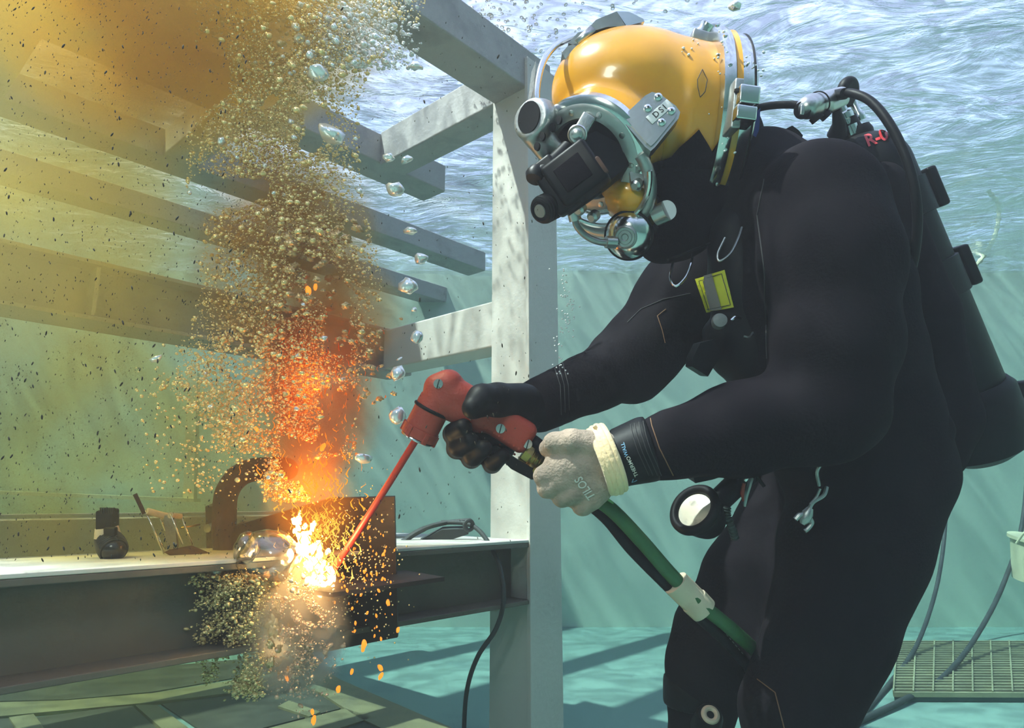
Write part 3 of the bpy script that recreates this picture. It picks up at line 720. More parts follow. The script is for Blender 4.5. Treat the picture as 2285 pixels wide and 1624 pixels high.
flap('hood_tab', [(1443, 364), (1500, 345), (1558, 287), (1580, 320), (1598, 352), (1590, 430), (1480, 470), (1440, 400)], M['neoprene'], .007, TH)
# DSI plate
dc = P(1453, 268, 1.13)
dn = cv(-.08, .10, -1).normalized(); da = (cv(.80, .60, 0)-dn*cv(.80, .60, 0).dot(dn)).normalized(); db = dn.cross(da).normalized()
def onp(px, py, d): 
    dr = (P(px, py, 1)-CP); t = ((dc-CP).dot(dn))/dr.dot(dn); return CP+dr*t+dn*d
plate = MB()
outl = [(1387, 267), (1398, 252), (1440, 213), (1455, 205), (1472, 209), (1508, 236), (1518, 250), (1514, 264), (1462, 328), (1452, 337), (1440, 328), (1395, 276)]
plate.prism([onp(x, y, .0) for x, y in outl], -dn*.030); pl_ = plate.build('side_plate', M['brushed'], helmet, False)
inner = MB().prism([onp(x*.86+1453*.14, y*.86+270*.14, .0035) for x, y in outl], -dn*.004).build('plate_face', M['brushed'], pl_, False)
for x, y in ((1468, 219), (1445, 244), (1497, 250), (1476, 275)):
    sc_ = MB().lathe(onp(x, y, .0035), dn, [(.0068, 0), (.0066, .0025), (.004, .0048), (0, .0055)], 20).build('screw', M['chrome'], pl_)
    MB().lathe(onp(x, y, .0085), dn, [(.0022, 0), (.002, .0010), (0, .0010)], 6).build('socket', M['black_ink'], sc_)
ta = onp(1489, 237, 0)-onp(1453, 268, 0); ta.normalize(); tb = dn.cross(ta).normalized()
if tb.dot(UY) < 0: tb = -tb
MB().box(onp(1471, 252, .0045), ta, tb, dn, .047, .0165, .0014, .0006).build('name_tag', M['white_plastic'], pl_)
writing('lettering', 'DSI', M['black_ink'], pl_, org=onp(1471, 252, .0058), ax=ta, ay=tb, size=.0145, bold=.012, sp_=1.35)
# printed diamond mark on the shell
for q in ([(1567, 155), (1578, 178), (1573, 205), (1562, 217), (1557, 195), (1556, 178), (1567, 155)],): seam('diamond_mark', TS, q, .0006, M['black_ink'], helmet, 36)
writing('diamond_mark', '001', M['black_ink'], helmet, tree=TS, pc=(1566, 187), px=(.5, 9), py=(11, -.6), bold=.0) if False else None
# ---- face port
port = MB().lathe(PO, F_, [(.104, -.016), (.110, -.012), (.110, .004), (.104, .010), (.096, .012), (.096, -.010)], 72).build('port_ring', M['chrome'], helmet)
MB().lathe(PO+F_*.002, F_, [(.097, -.004), (.097, .011), (.092, .014), (.074, .015), (.070, .008), (.070, -.004)], 72).build('port_retainer', M['satin'], helmet)
MB().lathe(PO, F_, [(.074, -.01), (.074, .006), (.05, .012), (0, .014)], 48).build('face_port', M['black_plastic'], helmet)['label'] = 'dark face port'
rx = F_.cross(UY).normalized(); ry = rx.cross(F_).normalized()
for a in range(10):
    t = a/10*math.tau+.3; c = PO+(rx*math.cos(t)+ry*math.sin(t))*.085+F_*.015
    MB().lathe(c, F_, [(.0055, 0), (.005, .003), (0, .0038)], 14).build('port_screw', M['brushed'], helmet)
br = MB()
br.torus(PO+cv(.018, -.045, .01), F_, .098, .011, 40, 10, ref=cv(.7, -.7, .0), a0=-1.35, a1=1.35)
br.build('lower_bracket', M['satin'], helmet)
MB().torus(PO+cv(.006, -.030, -.012), F_, .104, .005, 40, 8, ref=cv(.5, -.9, 0), a0=-1.1, a1=1.0).build('lower_bracket', M['chrome'], helmet)
for x, y in ((1421, 374), (1419, 413), (1323, 484), (1293, 468)):
    MB().lathe(P(x, y, 1.17), F_, [(.010, -.010), (.010, .003), (.006, .007), (0, .007)], 16).build('clamp_bolt', M['brushed'], helmet)
MB().prism([P(1428, 366, 1.17), P(1436, 400, 1.17), P(1430, 424, 1.17), P(1412, 422, 1.17), P(1405, 385, 1.17)], FW*.02).build('clamp_ear', M['satin'], helmet)
# ---- free-flow housing on the front and handle loop
hn = cv(-.62, .10, -.78).normalized(); hc = P(1190, 268, 1.19)
hou = SDF(.010)
hou.cyl(hc-hn*.012, hc+hn*.012, .040, .037, .006); hou.cap(P(1200, 300, 1.20), P(1245, 330, 1.20), .026, .012, flat=(hn, .7)); hou.cap(P(1215, 258, 1.20), P(1262, 282, 1.22), .026, .014)
hou.cap(P(1188, 310, 1.19), P(1212, 345, 1.20), .014, .012)
hs_ = solid('front_housing', hou, .0032, M['satin'], helmet, 1)
MB().lathe(hc+hn*.0115, hn, [(.024, 0), (.0235, .003), (0, .003)], 36, sy=1.25, ref=RX).build('housing_opening', M['black_plastic'], hs_)
for x, y in ((1233, 285), (1211, 305), (1199, 327), (1248, 268)):
    MB().lathe(P(x, y, 1.165), hn, [(.008, -.002), (.008, .0025), (.0, .0028)], 16, sy=.7).build('screw_hole', M['black_plastic'], hs_)
MB().tube(spline([P(1262, 278, 1.21), P(1230, 262, 1.20), P(1201, 236, 1.20), P(1199, 190, 1.21), P(1212, 138, 1.23), P(1238, 104, 1.26), P(1272, 86, 1.29), P(1310, 78, 1.31)]), .0062, 12).build('handle', M['chrome'], helmet)
MB().prism([P(1186, 160, 1.24), P(1196, 135, 1.24), P(1192, 190, 1.23), P(1184, 225, 1.22), P(1178, 225, 1.22)], FW*.02).build('handle_guard', M['grey_patch'], helmet)
MB().prism([P(1268, 96, 1.27), P(1290, 72, 1.27), P(1325, 66, 1.27), P(1312, 88, 1.27), P(1285, 102, 1.27)], FW*.03).build('handle_bracket', M['satin'], helmet)
MB().prism([P(1254, 118, 1.27), P(1266, 103, 1.27), P(1294, 94, 1.27), P(1262, 132, 1.27)], FW*.06).build('top_weight', M['satin'], helmet)
MB().prism([P(1283, 88, 1.265), P(1318, 56, 1.265), P(1331, 67, 1.265), P(1293, 98, 1.265)], FW*.09).build('top_weight', M['brushed'], helmet)
MB().prism([P(1318, 57, 1.265), P(1330, 44, 1.265), P(1376, 25, 1.265), P(1396, 58, 1.265), P(1355, 60, 1.265), P(1331, 67, 1.265)], FW*.09).build('top_weight', M['satin'], helmet)
MB().prism([P(1376, 25, 1.265), P(1404, 26, 1.27), P(1436, 42, 1.28), P(1438, 48, 1.28), P(1398, 58, 1.265)], FW*.08).build('top_weight', M['chrome'], helmet)
# ---- lower regulator
rn = cv(-.40, -.28, -.87).normalized(); rc = P(1402, 526, 1.22)
MB().lathe(rc, rn, [(.038, -.035), (.043, -.018), (.045, -.006), (.043, .0), (.040, .004), (.032, .014), (.02, .020), (.014, .021)], 48).build('regulator_cover', M['chrome'], helmet)
MB().torus(rc-rn*.002, rn, .0425, .0035, 48, 8).build('regulator_rim', M['black_rubber'], helmet)
MB().lathe(rc+rn*.0185, rn, [(.0215, 0), (.021, .004), (.018, .006), (.017, .0045), (.013, .0045), (.012, .006), (.007, .0065), (.005, .0045), (0, .0045)], 36).build('purge_button', M['satin'], helmet)
MB().tube([P(1450, 512, 1.26), P(1440, 500, 1.25)], .02, 20).build('regulator_horn', M['chrome'], helmet)
kn = cv(.62, .30, -.72).normalized()
k0 = P(1489, 469, 1.20)
MB().tube([P(1462, 482, 1.215), k0], .0185, 28).build('adjustment_knob', M['brushed'], helmet)
MB().lathe(k0, (k0-P(1462, 482, 1.24)).normalized(), [(.0185, -.004), (.0178, .0015), (0, .002)], 32).build('knob_cap', M['white_plastic'], helmet)
MB().tube(spline([P(1281, 478, 1.20), P(1288, 505, 1.20), P(1310, 528, 1.20), P(1340, 540, 1.205), P(1372, 540, 1.21)]), .0062, 12).build('equalizer_pipe', M['satin'], helmet)
MB().tube([P(1278, 468, 1.195), P(1284, 492, 1.2)], .0115, 14).build('pipe_nut', M['brushed'], helmet)
MB().tube([P(1352, 540, 1.205), P(1374, 541, 1.21)], .011, 14).build('pipe_nut', M['brushed'], helmet)
# ---- camera and light rig in front of the port
rig = empty('helmet_camera', P(1280, 400, 1.12)); tag(rig, 'black box camera with torch strapped in front of the helmet face port', 'camera')
ra = cv(.62, -.62, -.10).normalized(); rb = cv(.62, .72, 0).normalized()
ca = cv(.80, .55, -.25).normalized(); cn = cv(-.40, -.10, -.9); cn = (cn-ca*cn.dot(ca)).normalized(); cb = cn.cross(ca).normalized()
MB().box(P(1286, 392, 1.13), ca, cb, cn, .088, .082, .052, .008).build('camera_case', M['black_plastic'], rig)
MB().box(P(1278, 385, 1.105), ca, cb, cn, .050, .046, .006, .002).build('screen', M['neoprene'], rig)
MB().box(P(1338, 372, 1.10), ca, cb, cn, .016, .034, .012, .004).build('latch', M['rust'], rig)
MB().box(P(1325, 385, 1.115), ca, cb, cn, .030, .044, .02, .004).build('latch_base', M['black_plastic'], rig)
MB().prism([P(1262, 320, 1.15), P(1330, 292, 1.15), P(1400, 330, 1.16), P(1420, 355, 1.17), P(1340, 420, 1.14), P(1300, 440, 1.13)], cn*-.03).build('mounting_shroud', M['black_plastic'], rig)
MB().tube(spline([P(1196, 392, 1.14), P(1214, 380, 1.14), P(1240, 358, 1.15), P(1268, 330, 1.16)]), [.0125]*15+[.014]*16, 16).build('thumb_lever', M['black_plastic'], rig)
MB().lathe(P(1195, 392, 1.14), cv(-.3, -.8, -.4), [(.015, -.012), (.018, 0), (.014, .009), (0, .01)], 20).build('lever_knob', M['black_plastic'], rig)
MB().box(P(1240, 415, 1.14), ca, cb, cn, .045, .10, .03, .006).build('side_arm', M['black_plastic'], rig)
MB().lathe(P(1288, 300, 1.13), cv(-.2, -.2, -1), [(.016, -.02), (.0165, 0), (.0145, .002), (.013, -.001), (.0095, -.001), (.009, .008), (.006, .010), (0, .010)], 28).build('hinge_screw', M['brushed'], rig)
MB().box(P(1300, 285, 1.15), cv(.5, .86, 0), cv(-.86, .5, 0), FW, .05, .024, .010, .003).build('hinge_arm', M['satin'], rig)
tx = cv(-.80, -.45, -.40).normalized(); t0 = P(1258, 445, 1.17); t1 = P(1207, 470, 1.13)
MB().tube([t0, t0.lerp(t1, .45), t0.lerp(t1, .47), t0.lerp(t1, .97), t1], [.019, .020, .0235, .0235, .021], 28).build('torch_body', M['black_plastic'], rig)
tdir = (t1-t0).normalized()
MB().lathe(t1, tdir, [(.021, -.002), (.021, .002), (.017, .0035), (.016, .001), (0, .001)], 28).build('torch_bezel', M['black_rubber'], rig)
MB().lathe(t1+tdir*.002, tdir, [(.0115, 0), (.011, .002), (0, .0022)], 20).build('torch_lens', M['grey_patch'], rig)
for i in range(4): MB().torus(t0.lerp(t1, .5+.13*i), tdir, .0236, .0012, 28, 6).build('torch_rib', M['black_rubber'], rig)
MB().tube([P(1335, 420, 1.15), P(1288, 452, 1.15), P(1262, 470, 1.15)], .011, 12).build('torch_mount', M['black_plastic'], rig)

# ------------------------------------------------------------------ tank on the back
tank = empty('scuba_tank', P(2150, 960, 1.42)); tag(tank, 'black scuba tank with red painted lettering worn on the diver\'s back', 'tank')
TD = 1.42; ts = TD/FPX
c0 = P(2172, 955, TD); c1 = P(1927, 366, TD); tax = (c1-c0).normalized()
L_ = (c1-c0).length; R_ = 93*ts
prof = [(0, 0), (R_*.9, 0), (R_, .012), (R_, L_-.02)]+[(R_*math.cos(a), L_-.02+R_*.95*math.sin(a)) for a in [i*math.pi/2/10 for i in range(1, 9)]]+[(.024, L_+.085), (.022, L_+.105)]
cyl = MB().lathe(c0, tax, prof, 64).build('cylinder', M['black_rubber'], tank)
MB().lathe(c0-tax*.045, tax, [(0, -.03), (.05, -.026), (.085, -.006), (R_+.012, .04), (R_+.014, .12), (R_+.004, .135), (R_-.005, .135)], 56).build('tank_boot', M['black_rubber'], tank)
TT = bvh(cyl)
writing('lettering', 'R-01', M['red_ink'], cyl, tree=TT, pc=(1955, 309), px=(33, -14), py=(14, 33), bold=.03, sx=1.0, lift=.002) if False else None
writing('lettering', 'R-01', M['red_ink'], cyl, tree=TT, pc=(1964, 306), px=(35, -13), py=(-14, -34), bold=.03, sx=.95, lift=.002)
for z0, wd in ((.46, .075), (.285, .075)):
    bd = MB().lathe(c0+tax*z0, tax, [(R_, 0), (R_+.006, .001), (R_+.006, wd), (R_, wd+.001)], 56).build('strap', M['black_rubber'], tank)
    sd_ = cv(.94, .345, 0).normalized(); sd_ = (sd_-tax*sd_.dot(tax)).normalized()
    MB().box(c0+tax*(z0+wd/2+.004)+sd_*(R_+.012)-FW*.02, tax, sd_, FW, wd*1.15, .022, .05, .006).build('buckle', M['black_plastic'], bd)
MB().box(P(2262, 878, TD), cv(1, .12, 0), cv(-.12, 1, 0), FW, .08, .05, .03, .008).build('side_strap', M['black_rubber'], tank)
wing = SDF(.02); chain(wing, [(1960, 420, 1.36, 60), (2060, 700, 1.36, 70), (2110, 930, 1.34, 70), (2090, 1010, 1.34, 62)])
chain(wing, [(1985, 700, 1.22, 30), (2080, 960, 1.24, 40), (2055, 1010, 1.22, 40)])
solid('backpack', wing, .008, M['neoprene'], tank, 2)
# valve and first stage
MB().lathe(P(1912, 298, TD), cv(-.35, .94, 0), [(.030, -.02), (.032, 0), (.028, .012), (.0, .012)], 24).build('valve_seat', M['black_rubber'], tank)
MB().lathe(P(1898, 290, TD-.01), cv(-.42, .90, 0), [(.017, -.012), (.017, .008), (.013, .010), (.013, .022), (.018, .024), (.018, .036), (.012, .040), (.012, .055), (.016, .058), (.016, .070), (0, .072)], 24).build('valve_body', M['chrome'], tank)
MB().lathe(P(1922, 268, TD+.03), cv(-.42, .90, 0), [(.010, 0), (.012, .012), (.008, .02), (.008, .05)], 20).build('valve_post', M['chrome'], tank)
kb = SDF(.008); kb.cyl(P(1878, 206, 1.45), P(1904, 205, 1.43), .031, .033, .012)
solid('valve_knob', kb, .0035, M['black_rubber'], tank, 1)
MB().tube([P(1866, 245, 1.36), P(1872, 275, 1.38), P(1868, 300, 1.40)], [.008, .013, .020], 14).build('yoke_screw', M['black_rubber'], tank)
fs = SDF(.006)
fs.cap(P(1802, 240, 1.30), P(1812, 237, 1.31), .022); fs.cyl(P(1806, 239, 1.305), P(1880, 212, 1.37), .023, .017, .005)
fs.cap(P(1850, 240, 1.33), P(1883, 225, 1.36), .012, .010)
reg = solid('first_stage', fs, .0030, M['brushed'], tank, 1)
rdir = (P(1806, 239, 1.30)-P(1880, 212, 1.36)).normalized()
MB().torus(P(1826, 232, 1.318), rdir, .0232, .0014, 32, 6).build('joint_ring', M['black_plastic'], reg)
MB().lathe(P(1791, 246, 1.293), cv(-.65, -.3, -.7), [(.0165, -.004), (.0165, .002), (.013, .003), (0, .003)], 24).build('end_cap', M['black_plastic'], reg)
MB().box(P(1790, 246, 1.287), cv(.1, 1, 0), cv(1, -.1, 0), FW, .020, .008, .006, .002).build('slot', M['brushed'], reg)
MB().tube([P(1818, 258, 1.31), P(1826, 268, 1.31)], .013, 14).tube([P(1836, 252, 1.32), P(1846, 262, 1.32)], .011, 14).build('port_plug', M['black_plastic'], reg)
hz = MB().tube(spline([P(1672, 250, 1.36), P(1700, 239, 1.35), P(1740, 234, 1.34), P(1785, 234, 1.32)]), .0076, 14).build('supply_hose', M['black_rubber'], tank)
hz2 = MB().tube(spline([P(1868, 212, 1.34), P(1900, 208, 1.30), P(1945, 228, 1.26), P(1990, 285, 1.22), P(2028, 370, 1.20), P(2046, 460, 1.20), P(2044, 545, 1.22), P(2028, 620, 1.24), P(1990, 720, 1.24), P(1950, 800, 1.24)]), .0085, 14).build('air_hose', M['black_rubber'], tank)
MB().tube([P(1860, 213, 1.345), P(1885, 209, 1.31)], .0108, 16).build('hose_fitting', M['black_rubber'], tank)
# black buckle standing up on the shoulder
MB().prism([P(1740, 297, 1.35), P(1752, 288, 1.35), P(1768, 280, 1.35), P(1782, 290, 1.35), P(1792, 302, 1.35), P(1780, 330, 1.35), P(1745, 330, 1.35)], FW*.04).build('shoulder_buckle', M['black_plastic'], harness)
# ------------------------------------------------------------------ cutting torch
torch = empty('cutting_torch', P(1060, 920, 1.25)); tag(torch, 'red plastic cutting torch with long red rod held in both gloved hands', 'torch')
td = 1.255; px_ = td/FPX
gx_ = cv(math.cos(math.radians(-33)), math.sin(math.radians(-33)), 0); gy_ = cv(-math.sin(math.radians(-33)), math.cos(math.radians(-33)), 0)
bx_ = cv(-.50, -.865, 0).normalized(); by_ = cv(.865, -.50, 0)
t = SDF(.010)
t.box(P(994, 872, td), cv(.93, .36, 0), cv(-.36, .93, 0), FW, 90*px_, 90*px_, .062, .028)
t.box(P(972, 900, td), bx_, by_, FW, 60*px_, 66*px_, .060, .020)
t.cap(P(1030, 888, td), P(1075, 925, td), .031, .030); t.cap(P(1002, 905, td), P(1062, 932, td), .027, .027)
t.box(P(1112, 938, td), gx_, gy_, FW, 175*px_, 74*px_, .050, .016)
tb = solid('torch_handle', t, .0030, M['red_plastic'], torch, 2)
TTt = bvh(tb)
b0 = P(969, 903, td); b1 = P(932, 975, td); bd_ = (b1-b0).normalized()
MB().lathe(b0, bd_, [(.0315, -.012), (.0325, 0), (.0325, .050), (.030, .052)], 40).build('barrel', M['red_plastic'], torch)
MB().torus(b0+bd_*.010, bd_, .0325, .0034, 40, 8).build('band', M['black_rubber'], torch)
col_ = MB().lathe(b0+bd_*.048, bd_, [(.030, 0), (.0345, .001), (.0345, .018), (.030, .021), (.012, .022)], 40).build('collet', M['red_plastic'], torch)
for a in range(6):
    q = a/6*math.tau; rr = by_*math.cos(q)+FW*math.sin(q)
    MB().box(b0+bd_*.060+rr*.034, bd_, rr.cross(bd_), rr, .020, .010, .006, .0015).build('collet_lug', M['red_plastic'], col_)
MB().torus(b0+bd_*.0705, bd_, .0300, .0026, 40, 8).build('collet_ring', M['chrome'], torch)
rod = MB().tube([P(930, 978, td+.002), P(870, 1075, td+.035), P(800, 1185, td+.085), P(762, 1243, td+.11)], .0068, 16).build('rod', M['red_rod'], torch)
HOT = mat('hot_metal', (.5, .02, .005), .5, emit=(1.0, .045, .008), estr=2.2)
MB().tube([P(762, 1243, td+.11), P(745, 1270, td+.12), P(735, 1286, td+.125)], [.0068, .0062, .004], 16).build('rod_tip', HOT, torch)['label'] = 'glowing rod tip'
for x, y in ((978, 856), (1117, 956), (1177, 990)):
    c = lay(TTt, x, y, .0005); sc_ = MB().lathe(c, -FW, [(.0088, -.002), (.0086, .0018), (0, .0024)], 24).build('screw', M['brushed'], torch)
    MB().box(c-FW*.0025, cv(.25, .97, 0), cv(.97, -.25, 0), FW, .0165, .0020, .0012).build('slot', M['black_ink'], sc_)
# fine raised grip diamonds on the handle
for i in range(9):
    for j in range(4):
        q = (1090+i*11-j*9.5, 938+i*7.2+j*12.5)
        if q[0] > 1190: continue
        c = lay(TTt, q[0], q[1], .0002)
        MB().box(c, (gx_+gy_), (gx_-gy_), FW, .0042, .0042, .0016, .0005).build('grip_stud', M['red_plastic'], tb, False)
MB().tube([P(1168, 1008, td), P(1182, 1018, td), P(1183, 1019, td), P(1196, 1026, td), P(1197, 1027, td), P(1222, 1043, td+.01)], [.021, .021, .0175, .0175, .0155, .015], 8).build('brass_fitting', M['brass'], torch)
for k in range(5): 
    c = P(1186+k*8, 1020+k*5, td); MB().torus(c, gx_, .0165, .0016, 24, 6).build('brass_ring', M['brass'], torch)
MB().tube([P(1178, 1040, td-.01), P(1195, 1052, td-.01), P(1210, 1062, td)], .011, 12).build('valve_body', M['brass'], torch)
MB().prism([P(1098, 998, 1.225), P(1108, 996, 1.225), P(1160, 1030, 1.225), P(1190, 1046, 1.225), P(1206, 1052, 1.225), P(1203, 1068, 1.225), P(1186, 1070, 1.225), P(1140, 1046, 1.225), P(1118, 1024, 1.225)], FW*.016).build('lever', M['black_plastic'], torch)
MB().lathe(P(1195, 1050, 1.224), -FW, [(.006, 0), (.005, .003), (0, .0035)], 16).build('lever_pin', M['brass'], torch)
MB().tube(spline([P(1160, 962, td+.01), P(1200, 992, td+.0), P(1228, 1012, td-.03), P(1246, 1032, td-.06)]), .0125, 14).build('power_cable', M['black_rubber'], torch)
# hoses
hose = empty('torch_hose', P(1345, 1130, 1.13)); tag(hose, 'thick green and black torch hoses bound together with tan tape', 'hose')
gh = MB().tube(spline([P(1240, 1050, 1.17), P(1300, 1095, 1.16), P(1362, 1135, 1.14), P(1430, 1205, 1.14), P(1500, 1285, 1.15), P(1570, 1352, 1.17), P(1640, 1410, 1.20), P(1700, 1470, 1.30), P(1760, 1560, 1.45)]), .0125, 20).build('green_hose', M['green_hose'], hose)
bh = MB().tube(spline([P(1235, 1060, 1.18), P(1290, 1105, 1.17), P(1352, 1155, 1.155), P(1410, 1225, 1.155), P(1490, 1306, 1.16), P(1560, 1375, 1.185), P(1620, 1430, 1.21), P(1682, 1505, 1.30), P(1730, 1580, 1.45)]), .0108, 18).build('black_hose', M['black_rubber'], hose)
ta0, ta1 = P(1508, 1300, 1.152), P(1571, 1362, 1.175)
MB().tube([ta0, ta0.lerp(ta1, .3), ta0.lerp(ta1, .62), ta0.lerp(ta1, .64), ta1], [.0235, .0238, .0235, .0252, .0245], 28, flat=.62, up=FW).build('tape_wrap', M['tape'], hose)
TTh = bvh(bh)
for (x0, y0), (x1, y1) in (((1420, 1218), (1486, 1287)), ((1600, 1392), (1660, 1462))):
    for k in range(9):
        a = k/9; b_ = a+.06; seam('print', TTh, [(x0+(x1-x0)*a, y0+(y1-y0)*a), (x0+(x1-x0)*b_, y0+(y1-y0)*b_)], .0006, M['grey_patch'], bh, n=4)

# ------------------------------------------------------------------ work on the low beam
wp = empty('work_plate', P(740, 1280, 1.5)); tag(wp, 'dark rusty steel plates clamped to the beam being cut by the torch', 'steel plate')
MB().prism([P(735, 1112, 1.55), P(880, 1108, 1.50), P(887, 1422, 1.50), P(722, 1455, 1.55)], FW*.012).build('upright_plate', M['dark_plate'], wp, False)
MB().prism([P(500, 1180, 1.58), P(735, 1112, 1.56), P(722, 1455, 1.56), P(500, 1440, 1.58)], FW*.012).build('upright_plate', M['dark_plate'], wp, False)
MB().prism([P(458, 1130, 1.62), P(505, 1128, 1.62), P(508, 1262, 1.62), P(462, 1265, 1.62)], FW*.06).build('clamp_jaw', M['dark_plate'], wp, False)
q = [P(660, 1310, 1.34), P(742, 1322, 1.33), P(992, 1287, 1.46), P(905, 1272, 1.56), P(700, 1290, 1.50)]
MB().prism(q, Vector((0, 0, -.009))).build('cross_plate', M['dark_plate'], wp, False)
clamp = empty('rusty_clamp', P(520, 1260, 1.58)); tag(clamp, 'rusty brown horseshoe shaped clamp standing over the beam', 'clamp')
cs = SDF(.012)
cpts = [P(505, 1268, 1.57), P(500, 1180, 1.57), P(505, 1105, 1.57), P(532, 1062, 1.57), P(580, 1046, 1.57), P(640, 1046, 1.57)]
cpts = spline(cpts, 5)
for a_, b_ in zip(cpts[:-1], cpts[1:]): cs.cap(a_, b_, .026, k=.004)
solid('clamp_frame', cs, .005, M['rust'], clamp, 1, lambda X: .001*np.sin(X[:, 0]*90)*np.sin(X[:, 2]*75))
MB().prism([P(528, 1170, 1.60), P(620, 1162, 1.60), P(640, 1200, 1.60), P(600, 1262, 1.60), P(528, 1262, 1.60)], FW*.03).build('clamp_jaw', M['rust'], clamp, False)
MB().lathe(P(466, 1178, 1.58), cv(-.2, .1, -1), [(.010, -.01), (.010, .006), (0, .008)], 12).build('bolt_head', M['brushed'], clamp)
# clutter on the beam: black ribbed light, spring clamp
lt_ = empty('ribbed_light', P(258, 1256, 1.34)); tag(lt_, 'black ribbed underwater light with tan band standing on the lit beam', 'light')
MB().box(P(240, 1163, 1.36), RX, UY, FW, .033, .048, .03, .004).build('light_head', M['black_rubber'], lt_)
br_ = MB()
for i in range(9):
    for j in range(3): br_.box(P(224+i*3.9, 1139, 1.345+j*.012), RX, UY, FW, .0018, .012, .0018)
br_.build('bristle', M['black_rubber'], lt_, False)
MB().tube([P(238, 1176, 1.36), P(240, 1196, 1.36)], [.021, .024], 18).build('neck_band', M['tape'], lt_)
MB().box(P(247, 1186, 1.335), RX, UY, FW, .024, .018, .012, .003).build('buckle', M['black_plastic'], lt_)
rb_ = MB(); a0_, a1_ = P(238, 1198, 1.37), P(254, 1228, 1.33)
for i in range(11):
    c = a0_.lerp(a1_, i/10); rb_.torus(c, (a1_-a0_), .0205+.0045*math.sin(i/10*2.2), .0024, 28, 8)
rb_.build('rib', M['gloss_black'], lt_)
MB().lathe(a0_, a1_-a0_, [(.014, 0), (.020, .004), (.0235, (a1_-a0_).length), (.020, (a1_-a0_).length+.010), (.010, (a1_-a0_).length+.017), (0, (a1_-a0_).length+.018)], 28).build('light_body', M['gloss_black'], lt_)
sc2 = empty('spring_clamp', P(390, 1240, 1.5)); tag(sc2, 'thin steel rod clamp with wooden grips lying beside the rusty clamp', 'clamp')
for (x0, y0, x1, y1, dd) in ((324, 1138, 366, 1235, 1.42), (350, 1138, 372, 1190, 1.46), (380, 1146, 408, 1214, 1.42), (402, 1148, 430, 1215, 1.46), (352, 1195, 368, 1232, 1.46)):
    MB().tube([P(x0, y0, dd), P(x1, y1, dd)], .0021, 8).build('rod', M['chrome'], sc2)
MB().tube([P(301, 1102, 1.42), P(322, 1146, 1.42)], .0042, 10).build('grip', M['rust'], sc2)
MB().tube([P(328, 1140, 1.42), P(372, 1152, 1.45)], .0070, 12).build('grip', M['tape'], sc2)
MB().tube([P(380, 1150, 1.42), P(402, 1152, 1.46)], .0060, 12).build('grip', M['tape'], sc2)
MB().tube([P(404, 1178, 1.46), P(446, 1170, 1.50)], .0022, 8).build('rod', M['brass'], sc2)
MB().prism([P(366, 1232, 1.40), P(418, 1222, 1.44), P(470, 1244, 1.44), P(470, 1262, 1.42), P(380, 1240, 1.40)], FW*.02).build('foot', M['rust'], sc2, False)
MB().prism([P(365, 1150, 1.44), P(388, 1150, 1.44), P(395, 1222, 1.44), P(372, 1225, 1.44)], FW*.008).build('side_plate', M['satin'], sc2, False)
# grey clip and cable on the beam beside the post
cab = empty('ground_cable', P(1000, 1205, 2.0)); tag(cab, 'thin dark cable with grey clamp draped over the beam beside the post', 'cable')
MB().tube(spline([P(985, 1165, 2.0), P(1040, 1168, 1.98), P(1075, 1190, 1.94), P(1110, 1250, 1.88), P(1124, 1330, 1.84), P(1108, 1400, 1.84), P(1066, 1465, 1.84), P(1042, 1540, 1.86), P(1035, 1640, 1.9), P(1034, 1760, 1.95)]), .0065, 12).build('wire', M['cord'], cab)
MB().tube(spline([P(882, 1240, 1.95), P(905, 1205, 1.96), P(950, 1178, 1.98), P(1000, 1165, 2.0), P(1050, 1160, 2.0)]), [.018]*10+[.014]*10+[.012]*10+[.010]*11, 12, flat=.6).build('clamp_arm', M['cord'], cab)
MB().prism([P(935, 1208, 1.97), P(985, 1182, 1.97), P(1042, 1180, 1.97), P(1045, 1192, 1.97), P(1000, 1206, 1.97)], FW*.04).build('clamp_body', M['cord'], cab)
MB().torus(P(1046, 1172, 1.96), cv(.5, .1, -.8), .014, .006, 20, 8).build('cable_eye', M['cord'], cab)
rag = MB().prism([P(893, 1240, 1.9), P(915, 1262, 1.9), P(903, 1275, 1.9), P(893, 1268, 1.9)], FW*.01).build('cloth_scrap', M['red_rod'], None); tag(rag, 'tiny dark red scrap behind the upright plate', 'scrap')

# ------------------------------------------------------------------ far side of the pool
gr = empty('floor_grate', floor_at(2150, 1490)); tag(gr, 'square metal grate lying on the pool floor at the far wall', 'grate')
g00, g10, g11, g01 = floor_at(2003, 1437, .02), floor_at(2420, 1437, .02), floor_at(2440, 1556, .02), floor_at(1995, 1554, .02)
MB().prism([g00-Z*.0, g10, g11, g01], (0, 0, -.018)).build('bed', M['grating_bed'], gr, False)
def lerp2(u, v): return (g00*(1-u)+g10*u)*(1-v)+(g01*(1-u)+g11*u)*v
for i in range(23):
    v0 = i/22; MB().prism([lerp2(0, v0-.006), lerp2(1, v0-.006), lerp2(1, v0+.006), lerp2(0, v0+.006)], (0, 0, .018)).build('slat', M['grating'], gr, False)
for i in range(11):
    u0 = i/10; MB().prism([lerp2(u0-.004, 0), lerp2(u0+.004, 0), lerp2(u0+.004, 1), lerp2(u0-.004, 1)], (0, 0, .024)).build('cross_bar', M['grating'], gr, False)
c1_ = MB().tube(spline([plane_at(2112, 1000, 4.3), plane_at(2110, 1160, 4.2), plane_at(2092, 1300, 4.0), plane_at(2050, 1430, 3.7), floor_at(1990, 1520, .012), floor_at(1915, 1600, .012), floor_at(1860, 1640, .012)]), .011, 10).build('rope', M['cord']); tag(c1_, 'dark rope hanging nearer the diver\'s leg and trailing over the floor', 'rope')
